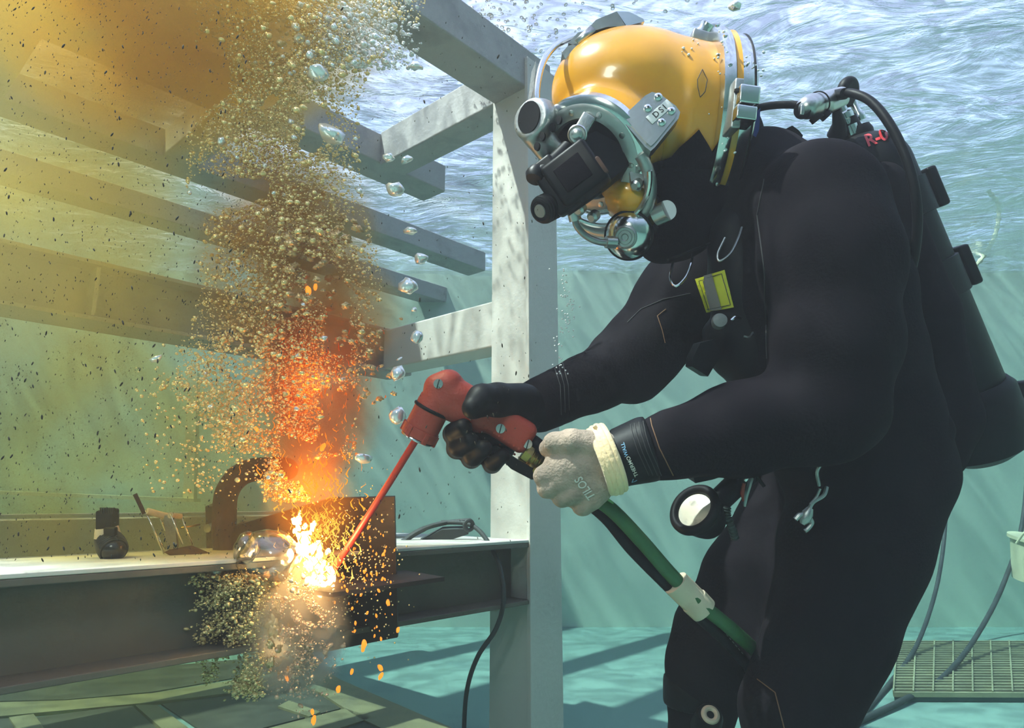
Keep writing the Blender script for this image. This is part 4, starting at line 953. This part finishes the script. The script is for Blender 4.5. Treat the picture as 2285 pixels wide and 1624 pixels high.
c2_ = MB().tube(spline([plane_at(2300, 900, 4.2), plane_at(2284, 1150, 4.1), plane_at(2240, 1300, 3.9), plane_at(2175, 1425, 3.6), floor_at(2100, 1515, .03), floor_at(2020, 1560, .02), floor_at(1900, 1618, .012), floor_at(1800, 1680, .012)]), .012, 10).build('rope', M['cord']); tag(c2_, 'dark rope curving down across the floor grate', 'rope')
c3_ = MB().tube(spline([plane_at(2205, 425, 4.3), plane_at(2228, 460, 4.3), plane_at(2222, 520, 4.3), plane_at(2196, 570, 4.3), plane_at(2165, 605, 4.3)]), [.012+.006*((i*7) % 3 == 0) for i in range(41)], 8).build('rope', M['cream_plastic']); tag(c3_, 'pale ragged rope hanging near the surface behind the tank', 'rope')
bk = empty('bucket', plane_at(2300, 1260, 3.9)); tag(bk, 'pale yellow plastic bucket at the edge of the picture', 'bucket')
MB().lathe(plane_at(2322, 1300, 3.9), cv(.12, 1, 0), [(.13, 0), (.16, .22), (.175, .222), (.175, .24), (.155, .24)], 40).build('pail', M['cream_plastic'], bk)
MB().tube(spline([plane_at(2268, 1212, 3.75), plane_at(2290, 1185, 3.7), plane_at(2320, 1180, 3.7)]), .006, 8).build('handle', M['cream_plastic'], bk)
# pale frame on the far wall at the left
wf = empty('wall_rail', plane_at(430, 1110, 4.5)); tag(wf, 'pale upright and ledge fixed to the far wall at left', 'rail')
MB().prism([plane_at(418, 830, 4.45), plane_at(440, 830, 4.45), plane_at(432, 1118, 4.45), plane_at(408, 1118, 4.45)], (0, .05, 0)).build('upright', M['cream_plastic'], wf, False)
MB().prism([plane_at(-80, 1092, 4.4), plane_at(432, 1112, 4.4), plane_at(432, 1120, 4.4), plane_at(-80, 1100, 4.4)], (0, .1, 0)).build('ledge', M['cream_plastic'], wf, False)

# ------------------------------------------------------------------ gas bubbles
def bubble_mat(name, col, tr):
    m = bpy.data.materials.new(name); m.use_nodes = True; nt = m.node_tree; N = nt.nodes; L = nt.links; N.clear()
    out = N.new('ShaderNodeOutputMaterial'); g_ = N.new('ShaderNodeBsdfGlossy'); g_.inputs['Roughness'].default_value = .13; g_.inputs['Color'].default_value = (*col, 1)
    t_ = N.new('ShaderNodeBsdfTransparent'); t_.inputs['Color'].default_value = (.97, .97, .96, 1)
    lw = N.new('ShaderNodeFresnel'); lw.inputs['IOR'].default_value = 1.5
    mr = N.new('ShaderNodeMapRange'); mr.inputs['From Min'].default_value = .03; mr.inputs['From Max'].default_value = .35; mr.inputs['To Min'].default_value = 1-tr; mr.inputs['To Max'].default_value = 1
    mx = N.new('ShaderNodeMixShader'); L.new(lw.outputs[0], mr.inputs['Value']); L.new(mr.outputs['Result'], mx.inputs['Fac'])
    L.new(t_.outputs[0], mx.inputs[1]); L.new(g_.outputs[0], mx.inputs[2]); L.new(mx.outputs[0], out.inputs['Surface']); return m
M['bubble'] = mat('gas_bubble', (.97, .96, .94), .15, .5)
M['clear_bubble'] = bubble_mat('clear_bubble', (.95, .90, .80), .80)
M['small_bubble'] = mat('small_bubble', (1.0, .74, .33), .18, .45)  # gold light from the smoke painted into the bubble colour
def ico(sub):
    bm = bmesh.new(); bmesh.ops.create_icosphere(bm, subdivisions=sub, radius=1)
    V = np.array([v.co[:] for v in bm.verts]); bm.verts.index_update(); F = np.array([[v.index for v in f.verts] for f in bm.faces]); bm.free(); return V, F
I1, I2, I3, I4 = ico(1), ico(2), ico(3), ico(4)
def lumpy(base, amp, freq, seed):
    V, F = base; out = V.copy()
    for i, v in enumerate(V):
        q = Vector(v)*freq+Vector((seed*3.1, seed*7.7, seed))
        out[i] = v*(1+amp*(noise.noise(q)+.5*noise.noise(q*2.3)))
    return out, F
variants = []
for k in range(8):
    V, F = lumpy(I2, .45, 1.1, k+1); me = fast_mesh('tmp', V, F, M['bubble']); variants.append(me.data); bpy.data.objects.remove(me)
gold_variants = []
for k in range(8):
    V, F = lumpy(I2, .4, 1.2, k+31); me = fast_mesh('tmp', V, F, M['small_bubble']); gold_variants.append(me.data); bpy.data.objects.remove(me)
def bubble(p, r, label, group=None, ratio=(1, 1, .8), mesh=None, name='bubble', m=None):
    me = mesh or random.choice(variants); o = bpy.data.objects.new(name, me); COL.objects.link(o); o.location = p
    o.scale = (r*ratio[0], r*ratio[1], r*ratio[2]); o.rotation_euler = (random.uniform(-.4, .4), random.uniform(-.5, .5), random.uniform(0, 6))
    return tag(o, label, 'bubble', group)
singles = [
 (868, 352, 12, 'small round bubble over the upper cross beam, left of a twin', (1, 1, .8)),
 (908, 356, 13, 'small flat bubble over the upper cross beam, right of a twin', (1.1, 1, .6)),
 (882, 423, 19, 'broad silver bubble just under the upper cross beam', (1.1, 1, .8)),
 (918, 516, 15, 'thin flat silver bubble shaped like a leaf', (1.2, 1, .45)),
 (939, 577, 15, 'silver bubble with a pointed tail below the flat one', (1, 1, .7)),
 (914, 640, 21, 'largest silver bubble of the free rising string', (1, 1, .85)),
 (924, 691, 6, 'tiny bubble between the largest one and the mid beam', (1, 1, .9)),
 (931, 752, 15, 'lopsided silver bubble in front of the mid cross beam', (.9, .9, 1)),
 (888, 833, 17, 'bright silver bubble up and left of the torch head', (1, 1, .95)),
 (888, 928, 18, 'bright silver bubble touching the torch barrel', (1, 1, .95)),
 (892, 800, 7, 'tiny flat white bubble under the mid cross beam', (1.1, 1, .4)),
 (928, 148, 14, 'flat clear bubble in front of the top near beam', (1.1, 1, .6)),
 (737, 300, 27, 'large ragged golden bubble high in the plume', (1.1, 1, .7)),
 (708, 162, 22, 'pale rounded bubble near the top of the plume', (1.1, 1, .6)),
 (812, 1022, 15, 'elongated silver bubble left of the torch rod', (1.4, .9, .6)),
 (348, 801, 12, 'curled pale golden bubble alone at the left of the plume', (1.2, .9, .5)),
 (1640, 14, 13, 'clear flat bubble above the diving helmet', (1.1, 1, .8)),
]
for x, y, r, lab, ra_ in singles: bubble(P(x, y, 1.32), r*1.32/FPX, lab, None, ra_)
big = lumpy(I4, .14, 1.3, 3)
def free(name, base, loc, r3, m, label, cat, kind=None):
    o = fast_mesh(name, base[0]*np.array(r3), base[1], m); o.location = loc; return tag(o, label, cat, None, kind)
free('bubble', big, P(600, 1242, 1.33), (.062, .05, .052), M['clear_bubble'], 'big clear dome bubble swelling beside the white hot arc', 'bubble')
free('bubble', lumpy(I3, .2, 1.3, 5), P(550, 1222, 1.33), (.027, .025, .030), M['clear_bubble'], 'clear bubble clinging to the left of the big dome bubble', 'bubble')
free('bubble', lumpy(I3, .1, 1.3, 6), P(484, 1272, 1.33), (.016, .015, .016), M['clear_bubble'], 'round clear bubble on top of the froth below the rusty clamp', 'bubble')
def rnd(a, b): return random.uniform(a, b)
prof_ = [(-30, 680, 250, 300), (60, 660, 220, 265), (150, 620, 190, 210), (260, 610, 190, 190), (400, 615, 200, 190), (520, 630, 205, 205), (640, 640, 190, 215), (740, 640, 220, 215),
         (820, 620, 265, 200), (900, 610, 285, 190), (1000, 620, 300, 175), (1060, 640, 300, 160), (1130, 690, 130, 150)]
def plume_x(y):
    for (y0, c0_, l0, r0), (y1, c1__, l1, r1) in zip(prof_[:-1], prof_[1:]):
        if y0 <= y <= y1:
            t = (y-y0)/(y1-y0); return c0_+(c1__-c0_)*t, l0+(l1-l0)*t, r0+(r1-r0)*t
    return 650, 100, 100
def x_clear(x): return x < 588 and random.random() < .9
def plume_pt():
    while True:
        y = rnd(-30, 1120); c, l, r = plume_x(y); u = random.gauss(0, .5)
        if abs(u) > 1.0: continue
        if y > 1020 and u > .1: continue
        if y > 1005 and x_clear(c+(u*l if u < 0 else u*r)): continue
        x = c+(u*l if u < 0 else u*r)
        if noise.noise(Vector((x*.012, y*.010, 1.7))) < -.22: continue
        w = (l+r)/2/FPX*1.4*.8; return x, y, 1.42+random.gauss(0, .4)*w*.8
def soup(items, base, name, m, label, cat, kind='stuff'):
    V0, F0 = base; n = len(items); nv = len(V0)
    A_ = np.empty((n, nv, 3)); 
    for i, (p, r3) in enumerate(items):
        w = V0*np.array(r3)
        a = rnd(0, 6.28); b_ = rnd(-.6, .6); ca_, sa_ = math.cos(a), math.sin(a); cb_, sb_ = math.cos(b_), math.sin(b_)
        w = w@np.array([[ca_, sa_, 0], [-sa_, ca_, 0], [0, 0, 1]])@np.array([[cb_, 0, sb_], [0, 1, 0], [-sb_, 0, cb_]])
        A_[i] = w+np.array(tuple(p))
    F_a = (F0[None]+(np.arange(n)*nv)[:, None, None]).reshape(-1, F0.shape[1])
    o = fast_mesh(name, A_.reshape(-1, 3), F_a, m); return tag(o, label, cat, None, kind)
LB_ = 'small golden gas bubble rising in the cutting plume'
for i in range(285):
    x, y, d = plume_pt(); d -= .05; r = rnd(4.5, 8.5)*(1.25 if random.random() < .1 else 1); bubble(P(x, y, d), r*d/FPX, LB_, 'larger bubbles rising in the cutting plume', (1, 1, rnd(.6, .95)), random.choice(gold_variants if random.random() < .85 else variants))
items = []
for i in range(1000):
    y = rnd(745, 1100); x = 600-abs(random.gauss(0, .42))*(290 if y > 800 else 190)
    if x < 300 or (y > 1010 and 465 < x < 600 and random.random() < .85): continue
    d = 1.36+random.gauss(0, .04); r = rnd(1.4, 4.4)*d/FPX; items.append((P(x, y, d), (r*rnd(.8, 1.2), r, r*rnd(.7, 1.0))))
for i in range(9500):
    x, y, d = plume_pt(); r = min(5.2, 1.3+random.expovariate(1/1.25))*d/FPX
    items.append((P(x, y, d), (r*rnd(.8, 1.3), r, r*rnd(.6, 1.0))))
fine = []
for i in range(21000):
    x, y, d = plume_pt(); r = rnd(.8, 2.2)*d/FPX; fine.append((P(x, y, d), (r*rnd(.8, 1.3), r, r*rnd(.7, 1.0))))
soup(fine, I1, 'bubble_haze', M['small_bubble'], 'finest golden fizz between the bubbles of the rising plume', 'bubbles')
fine = []
for i in range(2600):
    x = 780+random.gauss(0, 75); y = rnd(-30, 150)+abs(x-800)*.1; d = 1.45+random.gauss(0, .06)
    if x > 940: continue
    r = (1+random.expovariate(1/1.6))*d/FPX; fine.append((P(x, y, d), (r*rnd(.8, 1.4), r, r*.75)))
soup(fine, lumpy(I2, .2, 1.5, 3), 'bubble_cap', M['bubble'], 'pale bubbles fanning out at the top of the plume', 'bubbles')
soup(items, lumpy(I2, .18, 1.3, 2), 'bubble_mist', M['small_bubble'], 'thousands of tiny golden bubbles filling the rising plume', 'bubbles')
# froth thrown out to the lower left
items = []
for i in range(14000):
    a = rnd(0, 1)**.7; ang = random.choice((rnd(-.1, .5), rnd(.4, 1.1), rnd(1.0, 1.5)))
    # spray fan from the arc down to the left
    ox, oy = 600, 1290; L0 = {0: 175, 1: 215, 2: 265}[min(2, int((ang+.1)/.54))]
    x = ox-math.cos(ang)*L0*a*1.0+random.gauss(0, 9); y = oy+math.sin(ang)*L0*a+random.gauss(0, 9)
    if noise.noise(Vector((ang*7, a*1.6, 3))) < -.04+.18*(1-a): continue
    d = 1.34+random.gauss(0, .028); r = min(5, .8+random.expovariate(1/1.05))*d/FPX
    items.append((P(x, y, d), (r*rnd(.8, 1.6), r, r*rnd(.6, 1.1))))
for k in range(6):     # stringy tongues
    a0 = rnd(.0, 1.5); x0, y0 = 600-math.cos(a0)*180, 1300+math.sin(a0)*200
    for j in range(70):
        t = rnd(0, 1); x = x0-math.cos(a0)*30*t+random.gauss(0, 7); y = y0+math.sin(a0)*50*t+random.gauss(0, 7); r = rnd(1.2, 3.6)*1.33/FPX
        items.append((P(x, y, 1.33), (r, r, r)))
soup(items, lumpy(I2, .4, 1.7, 9), 'gas_froth', M['small_bubble'], 'golden froth of bubbles bursting downward beside the cut', 'bubbles')
items = []
for i in range(5200):
    x = 668+random.gauss(0, 32); y = 1415+random.gauss(0, 58)
    if noise.noise(Vector((x*.03, y*.03, 9))) < -.1: continue
    r = (.7+random.expovariate(1/.9))*1.33/FPX; items.append((P(x, y, 1.33+random.gauss(0, .03)), (r*rnd(.8, 1.8), r, r*rnd(.7, 1.5))))
M['tan_bubble'] = mat('tan_bubble', (.95, .58, .36), .3, .3)
soup(items, lumpy(I1, .4, 1.7, 19), 'dust_froth', M['tan_bubble'], 'pinkish froth inside the dust below the burning cut', 'bubbles')
# crumpled gas masses inside the plume
def gas_mat():
    m = mat('gas_mass', (.80, .52, .24), .30, .4, bump=(90, .6)); return m
M['gas_mass'] = gas_mat()
items = []
for i in range(70):
    y = rnd(470, 690); x = 700+random.gauss(0, 70); r = rnd(8, 24)*1.4/FPX; r *= .42; items.append((P(x, y, 1.40+random.gauss(0, .04)), (r*1.3, r, r*.8)))
for i in range(40):
    y = rnd(690, 900); x = 805+random.gauss(0, 30); r = rnd(3, 7)*1.4/FPX; items.append((P(x, y, 1.38+random.gauss(0, .03)), (r*1.2, r, r*.8)))
for i in range(40):
    y = rnd(1290, 1480); x = 590+random.gauss(0, 25); r = rnd(5, 13)*1.35/FPX; items.append((P(x, y, 1.35+random.gauss(0, .03)), (r, r, r*1.4)))
soup(items, lumpy(I3, .9, 2.2, 12), 'churning_gas', M['gas_mass'], 'crumpled churning pockets of gas inside the brown plume', 'gas')
# fine string of bubbles from the sleeve, and beads on the helmet
items = []
for i in range(75):
    y = rnd(600, 835); x = 1258+12*math.sin(y*.03)+random.gauss(0, 9); r = 1.9*1.4/FPX; items.append((P(x, y, 1.30), (r, r, r)))
soup(items, I1, 'bubble_string', M['white_plastic'], 'faint string of pinhead bubbles rising beside the post', 'bubbles')
items = []
for i in range(46):
    x, y = random.choice(((rnd(1560, 1640), rnd(90, 360)), (rnd(1600, 1720), rnd(110, 180)), (rnd(1520, 1620), rnd(70, 140))))
    h = lay(TS, x, y, .0015) if x < 1600 else P(x, y, 1.17); r = rnd(1.5, 4)*1.2/FPX; items.append((h, (r, r, r*.8)))
soup(items, I2, 'bubble_beads', M['bubble'], 'tiny silver bubbles clinging around the helmet neck ring', 'bubbles')
# bubbles gathered under the surface
items = []
for i in range(500):
    x = 1000+random.gauss(0, 210); y = rnd(-20, 130); v_ = cv((x-1142.5)/FPX, (812-y)/FPX, 1); t_ = (SURF-.03-CAMZ)/v_.z; p_ = CP+v_*t_; r = rnd(.003, .009); items.append((p_, (r, r, r*.5)))
soup(items, I1, 'surface_bubbles', M['clear_bubble'], 'foam of small bubbles gathered just under the surface', 'bubbles')
# ---- flame, sparks
def glow_mat(name, top, z0, z1, s0, s1):
    m = bpy.data.materials.new(name); m.use_nodes = True; nt = m.node_tree; N = nt.nodes; L = nt.links; N.clear()
    out = N.new('ShaderNodeOutputMaterial'); ge = N.new('ShaderNodeNewGeometry'); sx_ = N.new('ShaderNodeSeparateXYZ'); L.new(ge.outputs['Position'], sx_.inputs[0])
    mr = N.new('ShaderNodeMapRange'); mr.inputs['From Min'].default_value = z0; mr.inputs['From Max'].default_value = z1; L.new(sx_.outputs['Z'], mr.inputs['Value'])
    cr = N.new('ShaderNodeValToRGB'); e = cr.color_ramp; e.elements[0].color = (1, .55, .10, 1); e.elements[1].color = (.95, .10, .005, 1); e.elements[0].position = 0; e.elements[1].position = 1
    e.elements.new(.35).color = (1, .30, .015, 1)
    L.new(mr.outputs['Result'], cr.inputs['Fac'])
    ms = N.new('ShaderNodeMapRange'); ms.inputs['To Min'].default_value = s0; ms.inputs['To Max'].default_value = s1; L.new(mr.outputs['Result'], ms.inputs['Value'])
    em = N.new('ShaderNodeEmission'); L.new(cr.outputs['Color'], em.inputs['Color']); L.new(ms.outputs['Result'], em.inputs['Strength'])
    L.new(em.outputs[0], out.inputs['Surface']); return m
zc = P(690, 1290, 1.37).z; zu = P(690, 800, 1.40).z
M['flame'] = glow_mat('flame', None, zc, zu, 2.4, .55)
M['spark'] = mat('spark', (.2, .05, 0), .5, emit=(1.0, .23, .015), estr=1.9)
M['arc'] = mat('arc', (1, .9, .6), .5, emit=(1.0, .62, .20), estr=7.0)
mb = MB()
for i in range(430):
    y = 1300-abs(random.gauss(0, 1))*150; hgt = (1300-y)/400
    wid = 45+75*min(1, hgt*1.6); cx = 690+25*(1-hgt)-10*hgt; x = cx+random.gauss(0, .5)*wid
    d = 1.37+random.gauss(0, .02); L0 = rnd(6, 28); lean = rnd(-.45, .45); w0 = rnd(.5, 2.0)*d/FPX
    pts = [P(x+lean*L0*t+4*math.sin(t*5+i), y-L0*t, d) for t in (0, .3, .65, 1)]
    mb.tube(pts, [w0*.5, w0, w0*.7, w0*.1], 5, cap=False)
for i in range(110):
    y = rnd(700, 1000); x = 715+random.gauss(0, 55); d = 1.37; L0 = rnd(5, 20); w0 = rnd(.5, 1.8)*d/FPX
    mb.tube([P(x+rnd(-4, 4), y-L0*t, d) for t in (0, .5, 1)], [w0*.4, w0, w0*.2], 5, cap=False)
fl = mb.build('flame', M['flame'], None); tag(fl, 'streaming orange flames climbing from the burning cut', 'flame', None, 'stuff')
items = []
for i in range(120):
    t = random.random()**.8; x = 662+66*t+random.gauss(0, 13); y = 1160+138*t+random.gauss(0, 12); r = rnd(1.5, 5+6*t)*1.36/FPX; items.append((P(x, y, 1.36), (r, r, r*1.4)))
soup(items, lumpy(I2, .6, 1.8, 4), 'cutting_arc', M['arc'], 'white hot burning arc at the tip of the red rod', 'flame')
sv = []
for k in range(3):
    V, F = lumpy(I2, .3, 1.3, k+21); me = fast_mesh('tmp', V, F, M['spark']); sv.append(me.data); bpy.data.objects.remove(me)
spots = [(785, 1498, 5), (849, 1490, 6), (850, 1508, 6), (755, 1538, 6), (697, 1588, 5), (700, 1606, 7), (812, 1438, 7), (810, 1448, 5), (888, 1405, 5), (866, 1345, 5), (640, 1513, 5), (622, 1502, 4), (720, 998, 7), (595, 1080, 7), (572, 957, 5), (688, 648, 8), (704, 640, 6)]
for i in range(120):
    u = random.gauss(0, 1); x = 800+u*42; y = 1262+random.gauss(0, 75)+abs(u)*10
    if not (690 < x < 892 and 1100 < y < 1440): continue
    spots.append((x, y, rnd(1.3, 3.6)))
for i in range(45): spots.append((690+random.gauss(0, 60), rnd(850, 1180), rnd(1.2, 3.2)))
for i in range(16): spots.append((rnd(585, 655), rnd(1330, 1500), rnd(1.5, 5)))
for x, y, r in spots:
    d = 1.36+random.gauss(0, .03); bubble(P(x, y, d), r*d/FPX, 'glowing orange spark flying off the cut', 'sparks flying from the cut', (.8, .8, 1.4), random.choice(sv), 'spark')['category'] = 'spark'
items = []
for i in range(420):
    x = 800+random.gauss(0, 50); y = 1260+random.gauss(0, 80); r = rnd(.8, 2.4)*1.36/FPX; items.append((P(x, y, 1.38+random.gauss(0, .03)), (r, r, r)))
soup(items, I1, 'spray_bubbles', M['small_bubble'], 'spray of pink and silver bubbles in front of the dark plate', 'bubbles')
# rust flecks drifting in the water
items = []
for i in range(2800):
    x = rnd(-40, 560) if random.random() < .8 else rnd(500, 1200); y = rnd(-20, 1250); d = rnd(.5, 1.25); r = (rnd(.6, 1.6) if random.random() < .93 else rnd(2, 3.4))*d/FPX
    items.append((P(x, y, d), (r*.7, r*.6, r*2.0)))
soup(items, I1, 'rust_flecks', M['silt'], 'dark rust flecks drifting in the water', 'flecks')

# ------------------------------------------------------------------ smoke
def smoke_mat(name, col, dens, acol, adens, ns, thr, emit=None, es=0.0, soft=.35):
    m = bpy.data.materials.new(name); m.use_nodes = True; nt = m.node_tree; N = nt.nodes; L = nt.links; N.clear()
    out = N.new('ShaderNodeOutputMaterial'); tc = N.new('ShaderNodeTexCoord')
    ln = N.new('ShaderNodeVectorMath'); ln.operation = 'LENGTH'; L.new(tc.outputs['Object'], ln.inputs[0])
    fall = N.new('ShaderNodeMapRange'); fall.interpolation_type = 'SMOOTHSTEP'; fall.inputs['From Min'].default_value = 1.0; fall.inputs['From Max'].default_value = soft
    ge = N.new('ShaderNodeNewGeometry'); n = N.new('ShaderNodeTexNoise'); n.inputs['Scale'].default_value = ns; n.inputs['Detail'].default_value = 3; n.inputs['Distortion'].default_value = .5; L.new(ge.outputs['Position'], n.inputs['Vector'])
    nb = N.new('ShaderNodeMath'); nb.operation = 'MULTIPLY_ADD'; nb.inputs[1].default_value = 1.1; nb.inputs[2].default_value = -.55; L.new(n.outputs['Fac'], nb.inputs[0])
    ad = N.new('ShaderNodeMath'); ad.operation = 'ADD'; L.new(ln.outputs['Value'], ad.inputs[0]); L.new(nb.outputs[0], ad.inputs[1]); L.new(ad.outputs[0], fall.inputs['Value'])
    edge = N.new('ShaderNodeMapRange'); edge.interpolation_type = 'SMOOTHSTEP'; edge.inputs['From Min'].default_value = 1.0; edge.inputs['From Max'].default_value = .75; L.new(ln.outputs['Value'], edge.inputs['Value'])
    mr = N.new('ShaderNodeMapRange'); mr.inputs['From Min'].default_value = thr; mr.inputs['From Max'].default_value = thr+.22; L.new(n.outputs['Fac'], mr.inputs['Value'])
    mu = N.new('ShaderNodeMath'); mu.operation = 'MULTIPLY'; L.new(fall.outputs['Result'], mu.inputs[0]); L.new(mr.outputs['Result'], mu.inputs[1])
    mu0 = mu; mu = N.new('ShaderNodeMath'); mu.operation = 'MULTIPLY'; L.new(mu0.outputs[0], mu.inputs[0]); L.new(edge.outputs['Result'], mu.inputs[1])
    md = N.new('ShaderNodeMath'); md.operation = 'MULTIPLY'; md.inputs[1].default_value = dens; L.new(mu.outputs[0], md.inputs[0])
    p = N.new('ShaderNodeVolumeScatter'); p.inputs['Color'].default_value = (*col, 1); L.new(md.outputs[0], p.inputs['Density']); p.inputs['Anisotropy'].default_value = .1
    ab = N.new('ShaderNodeVolumeAbsorption'); ab.inputs['Color'].default_value = (*acol, 1)
    mk = N.new('ShaderNodeMath'); mk.operation = 'MULTIPLY'; mk.inputs[1].default_value = adens; L.new(mu.outputs[0], mk.inputs[0]); L.new(mk.outputs[0], ab.inputs['Density'])
    ad1 = N.new('ShaderNodeAddShader'); L.new(p.outputs[0], ad1.inputs[0]); L.new(ab.outputs[0], ad1.inputs[1]); p = ad1
    if emit:
        me_ = N.new('ShaderNodeMath'); me_.operation = 'MULTIPLY'; me_.inputs[1].default_value = es; L.new(mu.outputs[0], me_.inputs[0])
        em = N.new('ShaderNodeEmission'); em.inputs['Color'].default_value = (*emit, 1); L.new(me_.outputs[0], em.inputs['Strength'])
        ad2 = N.new('ShaderNodeAddShader'); L.new(ad1.outputs[0], ad2.inputs[0]); L.new(em.outputs[0], ad2.inputs[1]); p = ad2
    L.new(p.outputs[0], out.inputs['Volume']); m.cycles.volume_sampling = 'MULTIPLE_IMPORTANCE' if hasattr(m.cycles, 'volume_sampling') else None
    return m
def puff(px, py, d, rx, ry, rz, m, name, label, cat='smoke'):
    o = fast_mesh(name, I3[0]*1.0, I3[1], m); o.location = P(px, py, d); o.rotation_euler = (PITCH, 0, 0)
    o.scale = (rx*d/FPX, rz, ry*d/FPX); return tag(o, label, cat, None, 'stuff')
puff(400, 40, 1.50, 540, 340, .40, smoke_mat('gold_smoke', (1, .72, .16), 7.5, (1, .69, .02), 12.0, 4.0, .30), 'smoke', 'golden smoke spreading at the top left')
puff(120, 420, 1.45, 480, 620, .40, smoke_mat('thin_smoke', (1, .84, .46), 2.0, (1, .80, .10), 4.2, 3.0, .32), 'smoke', 'thin yellowish smoke hanging over the left beams')
puff(650, 580, 1.48, 260, 340, .18, smoke_mat('brown_smoke', (.95, .60, .18), 8, (.88, .52, .04), 16, 8, .34), 'smoke', 'brown smoke in the middle of the rising plume')
puff(790, 700, 1.45, 150, 150, .10, smoke_mat('brown_smoke', (.95, .62, .24), 10, (.88, .52, .06), 16, 10, .36), 'smoke', 'brown smoke bulging to the right of the plume')
puff(710, 880, 1.45, 170, 280, .13, smoke_mat('orange_smoke', (.95, .48, .10), 5, (.85, .38, .02), 24, 8, .33, (1, .28, .012), .12), 'smoke', 'orange glowing smoke in the lower plume')
puff(690, 1120, 1.42, 130, 220, .10, smoke_mat('fire_smoke', (.95, .55, .12), 4, (.95, .50, .04), 10, 12, .30, (1, .27, .012), 1.6), 'smoke', 'fiery haze around the flames over the arc')
puff(655, 1395, 1.36, 145, 190, .11, smoke_mat('dust_smoke', (.98, .68, .46), 95, (.95, .60, .38), 12, 13, .34, None, 0, .25), 'smoke', 'pinkish dust billowing down below the cut')
puff(280, 1130, 1.55, 620, 640, .38, smoke_mat('olive_smoke', (1, .84, .46), .9, (.92, .74, .14), 4.2, 4.0, .30), 'smoke', 'faint olive smoke left of the plume')
for (x, y, d, e, c, r) in ((700, 1235, 1.30, 3.2, (1, .58, .22), .03), (690, 1080, 1.40, 2.2, (1, .42, .08), .05), (700, 860, 1.42, 1.5, (1, .46, .10), .06), (622, 1440, 1.33, .45, (1, .50, .2), .04)):
    l = bpy.data.lights.new('flame_light', 'POINT'); l.energy = e; l.color = c; l.shadow_soft_size = r; lo = bpy.data.objects.new('flame_light', l); lo.location = P(x, y, d); COL.objects.link(lo)
